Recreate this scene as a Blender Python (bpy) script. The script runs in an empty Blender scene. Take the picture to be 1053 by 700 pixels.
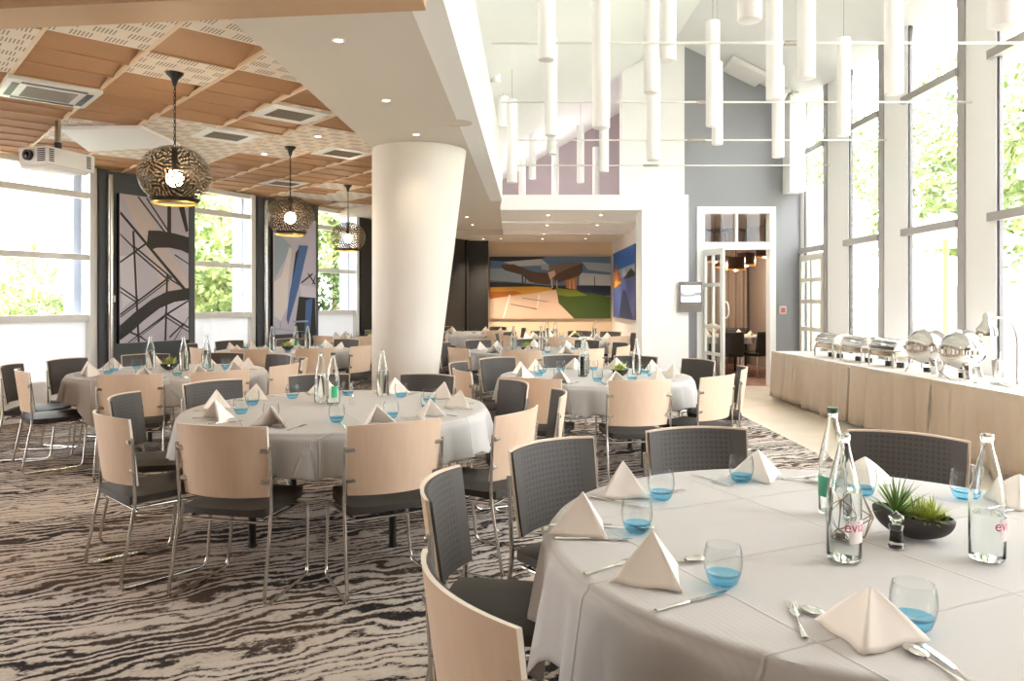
import bpy, bmesh, math, random
from mathutils import Vector, Matrix
SC = bpy.context.scene
COL = SC.collection
PI = math.pi
R = math.radians
random.seed(7)

# ------------------------------------------------------------------ camera, light, exposure
CAM_H = 1.45
FOCAL = 765.0            # pixels, for a 1053 px wide frame
cam_d = bpy.data.cameras.new('camera')
cam = bpy.data.objects.new('camera', cam_d)
COL.objects.link(cam)
cam.location = (0, 0, CAM_H)
cam.rotation_euler = (R(90), 0, 0)
cam_d.sensor_fit = 'HORIZONTAL'
cam_d.sensor_width = 36.0
cam_d.lens = FOCAL / 1053 * 36.0
cam_d.shift_y = -(350 - 309) / 1053
cam_d.clip_start = 0.05
SC.camera = cam

SC.view_settings.view_transform = 'Standard'
SC.view_settings.look = 'None'
SC.view_settings.gamma = 1.0
SC.view_settings.use_curve_mapping = False
SC.view_settings.exposure = 1.9
SC.cycles.use_denoising = True
SC.cycles.max_bounces = 10
SC.cycles.diffuse_bounces = 5
SC.cycles.glossy_bounces = 4
SC.cycles.transmission_bounces = 10
SC.cycles.transparent_max_bounces = 16
SC.cycles.sample_clamp_indirect = 6.0
SC.cycles.caustics_refractive = True

SKY = 4.2
world = bpy.data.worlds.new('sky')
SC.world = world
world.use_nodes = True
bg = world.node_tree.nodes['Background']
bg.inputs[0].default_value = (1.0, 0.975, 0.99, 1)
bg.inputs[1].default_value = SKY

def lamp(name, kind, loc, energy, color=(1, 1, 1), **kw):
    d = bpy.data.lights.new(name, kind)
    d.energy = energy
    d.color = color
    for k, v in kw.items():
        setattr(d, k, v)
    o = bpy.data.objects.new(name, d)
    o.location = loc
    COL.objects.link(o)
    return o


# ------------------------------------------------------------------ helpers
def lin(c):
    c /= 255.0
    return c / 12.92 if c <= 0.04045 else ((c + 0.055) / 1.055) ** 2.4
def rgb(r, g, b):
    return (lin(r), lin(g), lin(b), 1.0)

MATS = {}
def mat(name, color, rough=0.5, metal=0.0, spec=0.5, **kw):
    m = bpy.data.materials.new(name)
    m.use_nodes = True
    p = m.node_tree.nodes['Principled BSDF']
    p.inputs['Base Color'].default_value = color
    p.inputs['Roughness'].default_value = rough
    p.inputs['Metallic'].default_value = metal
    p.inputs['Specular IOR Level'].default_value = spec
    for k, v in kw.items():
        p.inputs[k].default_value = v
    MATS[name] = m
    return m

class NT:
    """Small helper over a material's node tree."""
    def __init__(self, m):
        self.m, self.t = m, m.node_tree
        self.p = self.t.nodes.get('Principled BSDF')
        self.out = self.t.nodes.get('Material Output')
    def n(self, kind, **kw):
        x = self.t.nodes.new(kind)
        for k, v in kw.items():
            setattr(x, k, v)
        return x
    def link(self, a, b):
        self.t.links.new(a, b)
    def val(self, sock, v):
        if hasattr(v, 'is_linked') or hasattr(v, 'links'):
            self.link(v, sock)
        else:
            sock.default_value = v
    def math(self, op, a, b=0.0, c=0.0):
        x = self.n('ShaderNodeMath', operation=op)
        for i, v in enumerate((a, b, c)):
            if i < len(x.inputs):
                self.val(x.inputs[i], v)
        return x.outputs[0]
    def coord(self, kind='Object'):
        return self.n('ShaderNodeTexCoord').outputs[kind]
    def sep(self, v):
        x = self.n('ShaderNodeSeparateXYZ')
        self.link(v, x.inputs[0])
        return x.outputs
    def mapping(self, v, scale=(1, 1, 1), rot=(0, 0, 0), loc=(0, 0, 0)):
        x = self.n('ShaderNodeMapping')
        self.link(v, x.inputs[0])
        x.inputs['Scale'].default_value = scale
        x.inputs['Rotation'].default_value = rot
        x.inputs['Location'].default_value = loc
        return x.outputs[0]
    def noise(self, v, scale, detail=2.0, rough=0.5, dist=0.0):
        x = self.n('ShaderNodeTexNoise')
        if v is not None:
            self.link(v, x.inputs['Vector'])
        x.inputs['Scale'].default_value = scale
        x.inputs['Detail'].default_value = detail
        x.inputs['Roughness'].default_value = rough
        x.inputs['Distortion'].default_value = dist
        return x.outputs
    def ramp(self, f, stops, interp='LINEAR'):
        x = self.n('ShaderNodeValToRGB')
        self.link(f, x.inputs[0])
        x.color_ramp.interpolation = interp
        el = x.color_ramp.elements
        while len(el) < len(stops):
            el.new(0.5)
        for e, (pos, col) in zip(el, stops):
            e.position = pos
            e.color = col if len(col) == 4 else (*col, 1)
        return x.outputs[0]
    def mix(self, f, a, b):
        x = self.n('ShaderNodeMix', data_type='RGBA')
        self.val(x.inputs[0], f)
        self.val(x.inputs[6], a)
        self.val(x.inputs[7], b)
        return x.outputs[2]
    def bump(self, h, strength=0.3, dist=0.01):
        x = self.n('ShaderNodeBump')
        self.link(h, x.inputs['Height'])
        x.inputs['Strength'].default_value = strength
        x.inputs['Distance'].default_value = dist
        self.link(x.outputs[0], self.p.inputs['Normal'])
    def color(self, c):
        self.link(c, self.p.inputs['Base Color'])

class MB:
    """Collects geometry and links it as one mesh object."""
    def __init__(self):
        self.v, self.f, self.m = [], [], []
    def add(self, verts, faces, mi=0, mtx=None):
        b = len(self.v)
        if mtx is not None:
            verts = [mtx @ Vector(p) for p in verts]
        self.v.extend(tuple(p) for p in verts)
        self.f.extend(tuple(i + b for i in fc) for fc in faces)
        self.m.extend([mi] * len(faces))
        return self
    def box(self, lo, hi, mi=0, mtx=None):
        x0, y0, z0 = lo
        x1, y1, z1 = hi
        v = [(x0, y0, z0), (x1, y0, z0), (x1, y1, z0), (x0, y1, z0), (x0, y0, z1), (x1, y0, z1), (x1, y1, z1), (x0, y1, z1)]
        return self.add(v, [(0, 3, 2, 1), (4, 5, 6, 7), (0, 1, 5, 4), (1, 2, 6, 5), (2, 3, 7, 6), (3, 0, 4, 7)], mi, mtx)
    def rbox(self, lo, hi, r=0.01, seg=2, mi=0, mtx=None):
        bm = bmesh.new()
        bmesh.ops.create_cube(bm, size=1.0)
        for q in bm.verts:
            q.co = Vector([(a + b) / 2 + c * (b - a) for a, b, c in zip(lo, hi, q.co)])
        bmesh.ops.bevel(bm, geom=bm.edges[:], offset=r, segments=seg, profile=0.5, affect='EDGES')
        bm.verts.index_update()
        self.add([q.co.copy() for q in bm.verts], [[q.index for q in fc.verts] for fc in bm.faces], mi, mtx)
        bm.free()
        return self
    def prism(self, pts, z0, z1, mi=0, mtx=None):
        """pts: counter-clockwise outline in xy."""
        n = len(pts)
        v = [(x, y, z0) for x, y in pts] + [(x, y, z1) for x, y in pts]
        f = [tuple(range(n - 1, -1, -1)), tuple(range(n, 2 * n))]
        f += [(i, (i + 1) % n, n + (i + 1) % n, n + i) for i in range(n)]
        return self.add(v, f, mi, mtx)
    def lathe(self, prof, n=24, c=(0, 0, 0), mi=0, close=False, mtx=None):
        """prof: (radius, z) from bottom to top; radius 0 ends in a point."""
        v, f, rings = [], [], []
        for r_, z in prof:
            if r_ <= 1e-6:
                rings.append([len(v)])
                v.append((c[0], c[1], c[2] + z))
            else:
                rings.append(list(range(len(v), len(v) + n)))
                v += [(c[0] + r_ * math.cos(2 * PI * k / n), c[1] + r_ * math.sin(2 * PI * k / n), c[2] + z) for k in range(n)]
        pairs = list(zip(rings[:-1], rings[1:]))
        if close:
            pairs.append((rings[-1], rings[0]))
        for a, b in pairs:
            for k in range(n):
                k2 = (k + 1) % n
                if len(a) == 1 and len(b) == 1:
                    continue
                if len(a) == 1:
                    f.append((a[0], b[k2], b[k]))
                elif len(b) == 1:
                    f.append((a[k], a[k2], b[0]))
                else:
                    f.append((a[k], a[k2], b[k2], b[k]))
        return self.add(v, f, mi, mtx)
    def cyl(self, c, r_, z0, z1, n=20, mi=0, mtx=None, r2=None):
        r2 = r_ if r2 is None else r2
        return self.lathe([(0, z0), (r_, z0), (r2, z1), (0, z1)], n, c, mi, mtx=mtx)
    def tube(self, pts, r_, n=8, closed=False, mi=0, cap=True, mtx=None):
        pts = [Vector(p) for p in pts]
        N = len(pts)
        tan = []
        for i in range(N):
            a = pts[(i - 1) % N] if (closed or i > 0) else pts[i]
            b = pts[(i + 1) % N] if (closed or i < N - 1) else pts[i]
            tan.append((b - a).normalized())
        up = Vector((0, 0, 1)) if abs(tan[0].z) < 0.9 else Vector((1, 0, 0))
        u = (up - tan[0] * up.dot(tan[0])).normalized()
        v, f = [], []
        for i in range(N):
            u = (u - tan[i] * u.dot(tan[i]))
            u = u.normalized() if u.length > 1e-6 else tan[i].orthogonal().normalized()
            w = tan[i].cross(u)
            rr = r_[i] if isinstance(r_, (list, tuple)) else r_
            v += [pts[i] + (u * math.cos(2 * PI * k / n) + w * math.sin(2 * PI * k / n)) * rr for k in range(n)]
        for i in range(N if closed else N - 1):
            a, b = i * n, ((i + 1) % N) * n
            for k in range(n):
                f.append((a + k, a + (k + 1) % n, b + (k + 1) % n, b + k))
        if cap and not closed:
            f.append(tuple(range(n - 1, -1, -1)))
            f.append(tuple((N - 1) * n + k for k in range(n)))
        return self.add(v, f, mi, mtx)
    def grid(self, fn, nu, nv, mi=0, wrap_u=False, mtx=None):
        v = [fn(i / (nu if wrap_u else nu), j / nv) for j in range(nv + 1) for i in range(nu if wrap_u else nu + 1)]
        w = nu if wrap_u else nu + 1
        f = []
        for j in range(nv):
            for i in range(nu):
                i2 = (i + 1) % w if wrap_u else i + 1
                f.append((j * w + i, j * w + i2, (j + 1) * w + i2, (j + 1) * w + i))
        return self.add(v, f, mi, mtx)
    def ellipsoid(self, c, rx, ry, rz, nu=16, nv=10, mi=0, mtx=None):
        prof = [(math.sin(PI * k / nv), -math.cos(PI * k / nv)) for k in range(nv + 1)]
        prof[0], prof[-1] = (0, -1), (0, 1)
        M = Matrix.Translation(c) @ Matrix.Diagonal((rx, ry, rz, 1))
        if mtx is not None:
            M = mtx @ M
        return self.lathe(prof, nu, (0, 0, 0), mi, mtx=M)
    def build(self, name, mats, parent=None, smooth=None, loc=None, rotz=None, auto=True):
        me = bpy.data.meshes.new(name)
        me.from_pydata(self.v, [], self.f)
        for m in (mats if isinstance(mats, (list, tuple)) else [mats]):
            me.materials.append(m)
        if any(self.m):
            me.polygons.foreach_set('material_index', self.m)
        bm = bmesh.new()
        bm.from_mesh(me)
        if auto:
            bmesh.ops.recalc_face_normals(bm, faces=bm.faces[:])
        bm.to_mesh(me)
        bm.free()
        if smooth is not None:
            me.polygons.foreach_set('use_smooth', [True] * len(me.polygons))
            me.set_sharp_from_angle(angle=R(smooth))
        me.update()
        o = bpy.data.objects.new(name, me)
        COL.objects.link(o)
        if parent is not None:
            o.parent = parent
        if loc is not None:
            o.location = loc
        if rotz is not None:
            o.rotation_euler = (0, 0, rotz)
        return o

def round_path(pts, r_, seg=4, closed=False):
    """Rounds the corners of a polyline."""
    pts = [Vector(p) for p in pts]
    out = []
    N = len(pts)
    for i, p in enumerate(pts):
        if not closed and i in (0, N - 1):
            out.append(p)
            continue
        a, b = pts[(i - 1) % N], pts[(i + 1) % N]
        da, db = (a - p), (b - p)
        q = min(r_, da.length * 0.45, db.length * 0.45)
        A, B = p + da.normalized() * q, p + db.normalized() * q
        for k in range(seg + 1):
            t = k / seg
            out.append(A * (1 - t) ** 2 + p * 2 * t * (1 - t) + B * t ** 2)
    return out

def tag(o, label, cat, group=None, kind=None):
    o['label'] = label
    if cat:
        o['category'] = cat
    if group:
        o['group'] = group
    if kind:
        o['kind'] = kind
    return o
def thing(name, label, cat, loc=(0, 0, 0), rotz=0.0, group=None):
    o = bpy.data.objects.new(name, None)
    o.empty_display_size = 0.1
    COL.objects.link(o)
    o.location = loc
    o.rotation_euler = (0, 0, rotz)
    return tag(o, label, cat, group)
def struct(o, label=None, cat=None):
    o['kind'] = 'structure'
    if label:
        o['label'] = label
        o['category'] = cat
    return o
def dup(root, label, loc, rotz=0.0, scale=None, group=None):
    r_ = root.copy()
    COL.objects.link(r_)
    r_.location = loc
    r_.rotation_euler = (0, 0, rotz)
    if scale:
        r_.scale = (scale,) * 3
    r_['label'] = label
    if group:
        r_['group'] = group
    for ch in list(root.children):
        c = ch.copy()
        COL.objects.link(c)
        c.parent = r_
        for g in list(ch.children):
            d = g.copy()
            COL.objects.link(d)
            d.parent = c
    return r_
class Kind:
    """First use moves the prototype itself, later uses copy it."""
    def __init__(self, root):
        self.root, self.used = root, False
    def put(self, label, loc, rotz=0.0, scale=None, group=None):
        if not self.used:
            self.used = True
            o = self.root
            o.location = loc
            o.rotation_euler = (0, 0, rotz)
            if scale:
                o.scale = (scale,) * 3
            o['label'] = label
            if group:
                o['group'] = group
            return o
        return dup(self.root, label, loc, rotz, scale, group)

def text_mesh(body, size, mtx_fn, material, name, parent, depth=0.0):
    """Writing as a mesh, its letters mapped through mtx_fn(x, y) -> point."""
    cu = bpy.data.curves.new(name, 'FONT')
    cu.body = body
    cu.size = size
    cu.align_x = 'CENTER'
    cu.align_y = 'CENTER'
    cu.resolution_u = 3
    tmp = bpy.data.objects.new(name, cu)
    COL.objects.link(tmp)
    dg = bpy.context.evaluated_depsgraph_get()
    me = bpy.data.meshes.new_from_object(tmp.evaluated_get(dg))
    bpy.data.objects.remove(tmp)
    bm = bmesh.new()
    bm.from_mesh(me)
    bmesh.ops.subdivide_edges(bm, edges=[e for e in bm.edges if e.calc_length() > size * 0.25], cuts=2)
    for q in bm.verts:
        q.co = Vector(mtx_fn(q.co.x, q.co.y))
    bm.to_mesh(me)
    bm.free()
    me.materials.clear()
    me.materials.append(material)
    o = bpy.data.objects.new(name, me)
    COL.objects.link(o)
    o.parent = parent
    return o
# ------------------------------------------------------------------ materials
M_WHITE = mat('white_paint', rgb(247, 246, 245), 0.55)
M_ROOF = mat('roof_white', rgb(232, 233, 230), 0.7)
M_SOFFIT = mat('soffit_paint', rgb(220, 211, 200), 0.7)
M_GREY = mat('grey_paint', rgb(152, 153, 158), 0.7)
M_CHARCOAL = mat('charcoal_panel', rgb(80, 84, 88), 0.5)
M_BLACKWALL = mat('black_wall', rgb(38, 36, 34), 0.5)
M_CREAM = mat('cream_wall', rgb(222, 200, 172), 0.7)
M_MAUVE = mat('mauve_wall', rgb(170, 158, 160), 0.7)
M_COLUMN = mat('column_plaster', rgb(222, 215, 205), 0.5)
M_FRAME = mat('white_frame', rgb(226, 225, 220), 0.35)
M_GFRAME = mat('grey_frame', rgb(170, 166, 164), 0.35)
M_DFRAME = mat('dark_mullion', rgb(90, 88, 88), 0.4)
M_CHROME = mat('chrome', rgb(214, 212, 208), 0.16, 1.0)
M_STEEL = mat('brushed_steel', rgb(196, 193, 188), 0.22, 1.0)
M_BLACK = mat('black_metal', rgb(30, 28, 27), 0.45)
M_PLASTIC = mat('white_plastic', rgb(232, 231, 228), 0.35)
M_DARKGLASS = mat('dark_glass', rgb(20, 20, 22), 0.08)
M_BRONZE = mat('bronze_wire', rgb(150, 130, 104), 0.3, 1.0)
M_PICFRAME = mat('canvas_edge', rgb(32, 32, 34), 0.6)
M_RUBBER = mat('black_rubber', rgb(26, 25, 24), 0.7)

def emit(name, color, strength):
    m = bpy.data.materials.new(name)
    m.use_nodes = True
    t = m.node_tree
    t.nodes.remove(t.nodes['Principled BSDF'])
    e = t.nodes.new('ShaderNodeEmission')
    e.inputs[0].default_value = color
    e.inputs[1].default_value = strength
    t.links.new(e.outputs[0], t.nodes['Material Output'].inputs[0])
    return m
M_BULB = emit('lit_bulb', (1.0, 0.80, 0.55, 1), 16.0)
M_SPOTLIT = emit('lit_spot', (1.0, 0.86, 0.66, 1), 5.0)
M_SCREEN = emit('lit_screen', (0.9, 0.95, 1.0, 1), 0.85)

# brown ceiling panels
M_WOODPANEL = mat('wood_ceiling_panel', rgb(206, 160, 118), 0.5)
t = NT(M_WOODPANEL)
n_ = t.noise(t.coord(), 1.3, 3)
t.color(t.ramp(n_[0], [(0.3, rgb(180, 140, 104)), (0.7, rgb(194, 153, 116))]))
M_TBAR = mat('ceiling_bar', rgb(226, 200, 170), 0.5)
# perforated acoustic tiles: slots in 4 x 3 groups per tile, tile = 0.62
M_PERF = mat('perforated_tile', rgb(236, 222, 204), 0.7)
t = NT(M_PERF)
s_ = t.sep(t.coord())
u_ = t.math('DIVIDE', s_[0], 0.62)
v_ = t.math('DIVIDE', s_[1], 0.62)
def band(x, k, lo, hi):
    fr = t.math('FRACT', t.math('MULTIPLY', x, k))
    return t.math('MULTIPLY', t.math('GREATER_THAN', fr, lo), t.math('LESS_THAN', fr, hi))
row = t.math('FLOOR', t.math('MULTIPLY', v_, 4.0))
ush = t.math('ADD', u_, t.math('MULTIPLY', t.math('MODULO', row, 2.0), 0.1667))
gm = t.math('MULTIPLY', band(ush, 3.0, 0.12, 0.74), band(v_, 4.0, 0.16, 0.84))
slot = t.math('MULTIPLY', gm, band(ush, 27.0, 0.25, 0.68))
t.color(t.mix(slot, rgb(230, 218, 203), rgb(158, 140, 124)))

# carpet: warped dark stripes on pale ground
M_CARPET = mat('carpet_weave', rgb(150, 140, 130), 0.95, spec=0.1)
t = NT(M_CARPET)
co = t.mapping(t.coord(), rot=(0, 0, R(-25)))
warp = t.noise(t.mapping(co, scale=(0.9, 1.7, 1)), 1.5, 3, 0.6)
wv = t.n('ShaderNodeVectorMath', operation='MULTIPLY_ADD')
t.link(warp[1], wv.inputs[0])
wv.inputs[1].default_value = (0.30, 0.55, 0)
t.link(co, wv.inputs[2])
sy = t.sep(wv.outputs[0])
lump = t.noise(t.mapping(wv.outputs[0], scale=(5.5, 11, 1)), 1.0, 3, 0.6)
brk = t.noise(t.mapping(wv.outputs[0], scale=(1.3, 4.0, 1)), 1.0, 2, 0.5)
ph = t.math('ADD', t.math('MULTIPLY', sy[1], 2 * PI / 0.074), t.math('ADD', t.math('MULTIPLY', lump[0], 3.6), t.math('MULTIPLY', brk[0], 7.5)))
wave = t.math('MULTIPLY_ADD', t.math('SINE', ph), 0.5, 0.5)
rag = t.noise(t.mapping(co, scale=(38, 60, 1)), 1.0, 3, 0.7)
patch = t.noise(t.mapping(co, scale=(0.8, 2.2, 1), loc=(3, 1, 0)), 1.0, 2)
f1 = t.math('ADD', t.math('MULTIPLY', wave, 0.42), t.math('MULTIPLY_ADD', rag[0], 1.0, -0.22))
f1 = t.math('ADD', f1, t.math('MULTIPLY', t.math('SUBTRACT', patch[0], 0.5), 0.95))
c1 = t.ramp(f1, [(0.30, rgb(46, 43, 44)), (0.40, rgb(84, 78, 76)), (0.46, rgb(168, 158, 150)), (0.60, rgb(198, 188, 179)), (0.85, rgb(208, 199, 190))])
warm = t.noise(t.mapping(co, loc=(7, 2, 0)), 0.8, 2)
t.color(t.mix(t.ramp(warm[0], [(0.45, (0, 0, 0)), (0.65, (0.4, 0.4, 0.4))]), c1, t.mix(0.45, c1, rgb(170, 136, 106))))
t.bump(f1, 0.5, 0.006)

M_STONE = mat('pale_floor', rgb(214, 198, 178), 0.35)
t = NT(M_STONE)
n_ = t.noise(t.coord(), 2.5, 4)
t.color(t.ramp(n_[0], [(0.3, rgb(206, 190, 170)), (0.7, rgb(222, 208, 190))]))

# table linen: fine ribs and pressed fold lines
def linen(name, col, fold=True, ribs=420.0):
    m = mat(name, col, 0.85, spec=0.2)
    t = NT(m)
    c = t.mapping(t.coord(), rot=(0, 0, R(-24)))
    s = t.sep(c)
    rib = t.math('SINE', t.math('MULTIPLY', s[0], ribs))
    h = t.math('MULTIPLY', rib, 0.05)
    if fold:
        def crease(x, sp, w):
            fr = t.math('FRACT', t.math('ADD', t.math('DIVIDE', x, sp), 0.5))
            d = t.math('ABSOLUTE', t.math('SUBTRACT', fr, 0.5))
            return t.math('MAXIMUM', t.math('SUBTRACT', 1.0, t.math('DIVIDE', d, w / sp)), 0.0)
        cr = t.math('MAXIMUM', crease(s[0], 0.62, 0.006), crease(s[1], 0.46, 0.006))
        wr = t.noise(c, 5.0, 3)
        h = t.math('ADD', h, t.math('ADD', t.math('MULTIPLY', cr, 2.2), t.math('MULTIPLY', wr[0], 1.1)))
    t.bump(h, 0.55, 0.004)
    return m
M_CLOTH = linen('table_linen', rgb(195, 191, 188))
M_NAPKIN = mat('napkin_linen', rgb(238, 229, 219), 0.85, spec=0.2)
M_SKIRT = linen('buffet_linen', rgb(200, 183, 166), False, 500.0)

# chair
M_SHELL = mat('pale_beech', rgb(226, 202, 178), 0.42)
t = NT(M_SHELL)
g_ = t.noise(t.mapping(t.coord(), scale=(22, 22, 1.2)), 2.0, 3)
t.color(t.ramp(g_[0], [(0.3, rgb(214, 187, 162)), (0.7, rgb(219, 193, 168))]))
M_EDGE = mat('pale_edge', rgb(232, 222, 208), 0.4)
M_PAD = mat('grey_upholstery', rgb(104, 99, 96), 0.62)
t = NT(M_PAD)
s_ = t.sep(t.coord())
def dots(x, k):
    return t.math('ABSOLUTE', t.math('SUBTRACT', t.math('FRACT', t.math('MULTIPLY', x, k)), 0.5))
dd = t.math('MAXIMUM', dots(s_[0], 44.0), dots(s_[2], 44.0))
dm = t.math('LESS_THAN', dd, 0.30)
inx = t.math('LESS_THAN', t.math('ABSOLUTE', s_[0]), 0.17)
dm = t.math('MULTIPLY', dm, inx)
t.color(t.mix(dm, rgb(80, 75, 72), rgb(66, 62, 59)))
t.bump(t.math('MULTIPLY', dm, -1.0), 0.9, 0.004)
M_SEAT = mat('dark_upholstery', rgb(50, 45, 41), 0.6)

# clear things
def pane_mat(name, tint, gloss=0.5, edge=None):
    m = bpy.data.materials.new(name)
    m.use_nodes = True
    t = m.node_tree
    t.nodes.remove(t.nodes['Principled BSDF'])
    a = t.nodes.new('ShaderNodeBsdfTransparent')
    a.inputs[0].default_value = tint
    b = t.nodes.new('ShaderNodeBsdfGlossy')
    b.inputs['Roughness'].default_value = 0.02
    lw = t.nodes.new('ShaderNodeLayerWeight')
    lw.inputs[0].default_value = 0.5
    pw = t.nodes.new('ShaderNodeMath')
    pw.operation = 'POWER'
    pw.inputs[1].default_value = 4.0
    t.links.new(lw.outputs['Facing'], pw.inputs[0])
    ma = t.nodes.new('ShaderNodeMath')
    ma.operation = 'MULTIPLY_ADD'
    ma.inputs[1].default_value = gloss
    ma.inputs[2].default_value = 0.02
    t.links.new(pw.outputs[0], ma.inputs[0])
    x = t.nodes.new('ShaderNodeMixShader')
    t.links.new(ma.outputs[0], x.inputs[0])
    if edge:
        cm = t.nodes.new('ShaderNodeMix')
        cm.data_type = 'RGBA'
        t.links.new(pw.outputs[0], cm.inputs[0])
        cm.inputs[6].default_value = tint
        cm.inputs[7].default_value = edge
        t.links.new(cm.outputs[2], a.inputs[0])
    t.links.new(a.outputs[0], x.inputs[1])
    t.links.new(b.outputs[0], x.inputs[2])
    t.links.new(x.outputs[0], t.nodes['Material Output'].inputs[0])
    return m
M_GLASS = pane_mat('clear_glass', (0.975, 0.985, 0.985, 1), 0.55, (0.62, 0.66, 0.68, 1))
M_BLUEGLASS = pane_mat('blue_glass', (0.54, 0.86, 1.0, 1), 0.5, (0.42, 0.78, 0.98, 1))
M_WATER = pane_mat('water', (0.98, 0.99, 0.99, 1), 0.4, (0.8, 0.84, 0.85, 1))
M_GREENGLASS = pane_mat('pale_green_glass', (0.90, 0.97, 0.93, 1), 0.55, (0.5, 0.62, 0.56, 1))
def real_glass(name, color, ior):
    m = bpy.data.materials.new(name)
    m.use_nodes = True
    t = m.node_tree
    t.nodes.remove(t.nodes['Principled BSDF'])
    g = t.nodes.new('ShaderNodeBsdfGlass')
    g.inputs['Color'].default_value = color
    g.inputs['IOR'].default_value = ior
    g.inputs['Roughness'].default_value = 0.0
    t.links.new(g.outputs[0], t.nodes['Material Output'].inputs[0])
    return m
M_BOTTLE = real_glass('bottle_glass', (0.985, 0.995, 0.99, 1), 1.4)
M_WATERR = real_glass('still_water', (0.99, 1.0, 1.0, 1), 1.3)
M_PANE = pane_mat('window_glass', (0.96, 0.98, 0.98, 1))

M_LEAF = mat('leaf_green', rgb(120, 150, 70), 0.5)
t = NT(M_LEAF)
n_ = t.noise(t.coord(), 3.0, 2)
t.color(t.ramp(n_[0], [(0.35, rgb(112, 140, 76)), (0.65, rgb(182, 192, 124))]))
M_LEAFDARK = mat('hedge_green', rgb(70, 96, 48), 0.5)
t = NT(M_LEAFDARK)
n_ = t.noise(t.coord(), 4.0, 2)
t.color(t.ramp(n_[0], [(0.35, rgb(44, 66, 32)), (0.65, rgb(110, 138, 66))]))
M_BARK = mat('bark', rgb(110, 92, 74), 0.9)
M_SUCC = mat('succulent_green', rgb(112, 148, 74), 0.45)
M_SUCC2 = mat('succulent_lime', rgb(186, 196, 96), 0.45)
M_BOWL = mat('dark_stoneware', rgb(52, 48, 47), 0.6)
M_LABEL = mat('bottle_label', rgb(236, 228, 228), 0.5)
M_PINK = mat('label_lettering', rgb(196, 60, 96), 0.5)
M_GREENLABEL = mat('green_label', rgb(40, 132, 98), 0.4)
M_CAP = mat('green_cap', rgb(56, 84, 66), 0.4)

# pendant shade: bronze globe with short slots cut in every direction
M_SHADE = bpy.data.materials.new('cut_bronze')
M_SHADE.use_nodes = True
t = NT(M_SHADE)
t.p.inputs['Base Color'].default_value = rgb(66, 56, 42)
t.p.inputs['Metallic'].default_value = 0.6
t.p.inputs['Roughness'].default_value = 0.4
s_ = t.sep(t.coord())
az = t.math('MULTIPLY', t.math('ARCTAN2', s_[1], s_[0]), 0.25)
cv = t.n('ShaderNodeCombineXYZ')
t.link(az, cv.inputs[0])
t.link(s_[2], cv.inputs[1])
vo = t.n('ShaderNodeTexVoronoi', voronoi_dimensions='2D')
t.link(cv.outputs[0], vo.inputs['Vector'])
vo.inputs['Scale'].default_value = 17.0
df = t.n('ShaderNodeVectorMath', operation='SUBTRACT')
sc_ = t.n('ShaderNodeVectorMath', operation='SCALE')
t.link(cv.outputs[0], sc_.inputs[0])
sc_.inputs['Scale'].default_value = 1.0
t.link(sc_.outputs[0], df.inputs[0])
t.link(vo.outputs['Position'], df.inputs[1])
dl = t.sep(df.outputs[0])
cs = t.sep(vo.outputs['Color'])
an = t.math('MULTIPLY', cs[0], PI)
pr = t.math('ADD', t.math('MULTIPLY', dl[0], t.math('COSINE', an)), t.math('MULTIPLY', dl[1], t.math('SINE', an)))
hole = t.math('LESS_THAN', t.math('FRACT', t.math('MULTIPLY', pr, 36.0)), 0.5)
tr = t.n('ShaderNodeBsdfTransparent')
mx = t.n('ShaderNodeMixShader')
t.link(hole, mx.inputs[0])
t.link(t.p.outputs[0], mx.inputs[1])
t.link(tr.outputs[0], mx.inputs[2])
t.link(mx.outputs[0], t.out.inputs[0])
M_GOLD = mat('gold_rim', rgb(206, 170, 84), 0.35, 0.8)

M_FROST = bpy.data.materials.new('frosted_panel')
M_FROST.use_nodes = True
t = NT(M_FROST)
t.p.inputs['Base Color'].default_value = rgb(240, 242, 244)
t.p.inputs['Roughness'].default_value = 0.5
tl = t.n('ShaderNodeBsdfTranslucent')
tl.inputs[0].default_value = (0.92, 0.94, 0.96, 1)
mx = t.n('ShaderNodeMixShader')
mx.inputs[0].default_value = 0.24
t.link(t.p.outputs[0], mx.inputs[1])
t.link(tl.outputs[0], mx.inputs[2])
t.link(mx.outputs[0], t.out.inputs[0])
# ------------------------------------------------------------------ the setting
def at(px, py, z):
    """Point of the place at height z seen at a pixel of the photograph (measuring aid)."""
    d = (CAM_H - z) * FOCAL / (py - 309.0)
    return Vector(((px - 526.5) / FOCAL * d, d, z))

ZT, ZS = 3.19, 3.10        # tiled ceiling, plaster soffit
YB = 19.5                  # far end of the alcove
YG = 12.6                  # grey wall

struct(MB().box((-9.5, -3, -0.2), (2.9, YB + 0.2, 0)).build('floor', M_CARPET), 'grey and beige carpet with wavy dark stripes', 'floor')
struct(MB().box((2.9, -3, -0.2), (5.3, YG + 0.05, 0)).build('floor_walkway', M_STONE), 'pale smooth floor strip between carpet and windows', 'floor')

# left facade: runs obliquely; local x along it, local y outward
ANG = math.atan2(1.0, 0.4895)
KL = 1.11337
def wall_pt(d):
    return Vector((-10.283 + 0.4895 * d, d, 0))
def facade(mb, name, m, d, parent=None, smooth=None):
    o = mb.build(name, m, parent, smooth)
    if parent is None:
        o.location = wall_pt(d)
        o.rotation_euler = (0, 0, ANG)
    return o
def dl(d0, d1):
    return (d1 - d0) * KL

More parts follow.
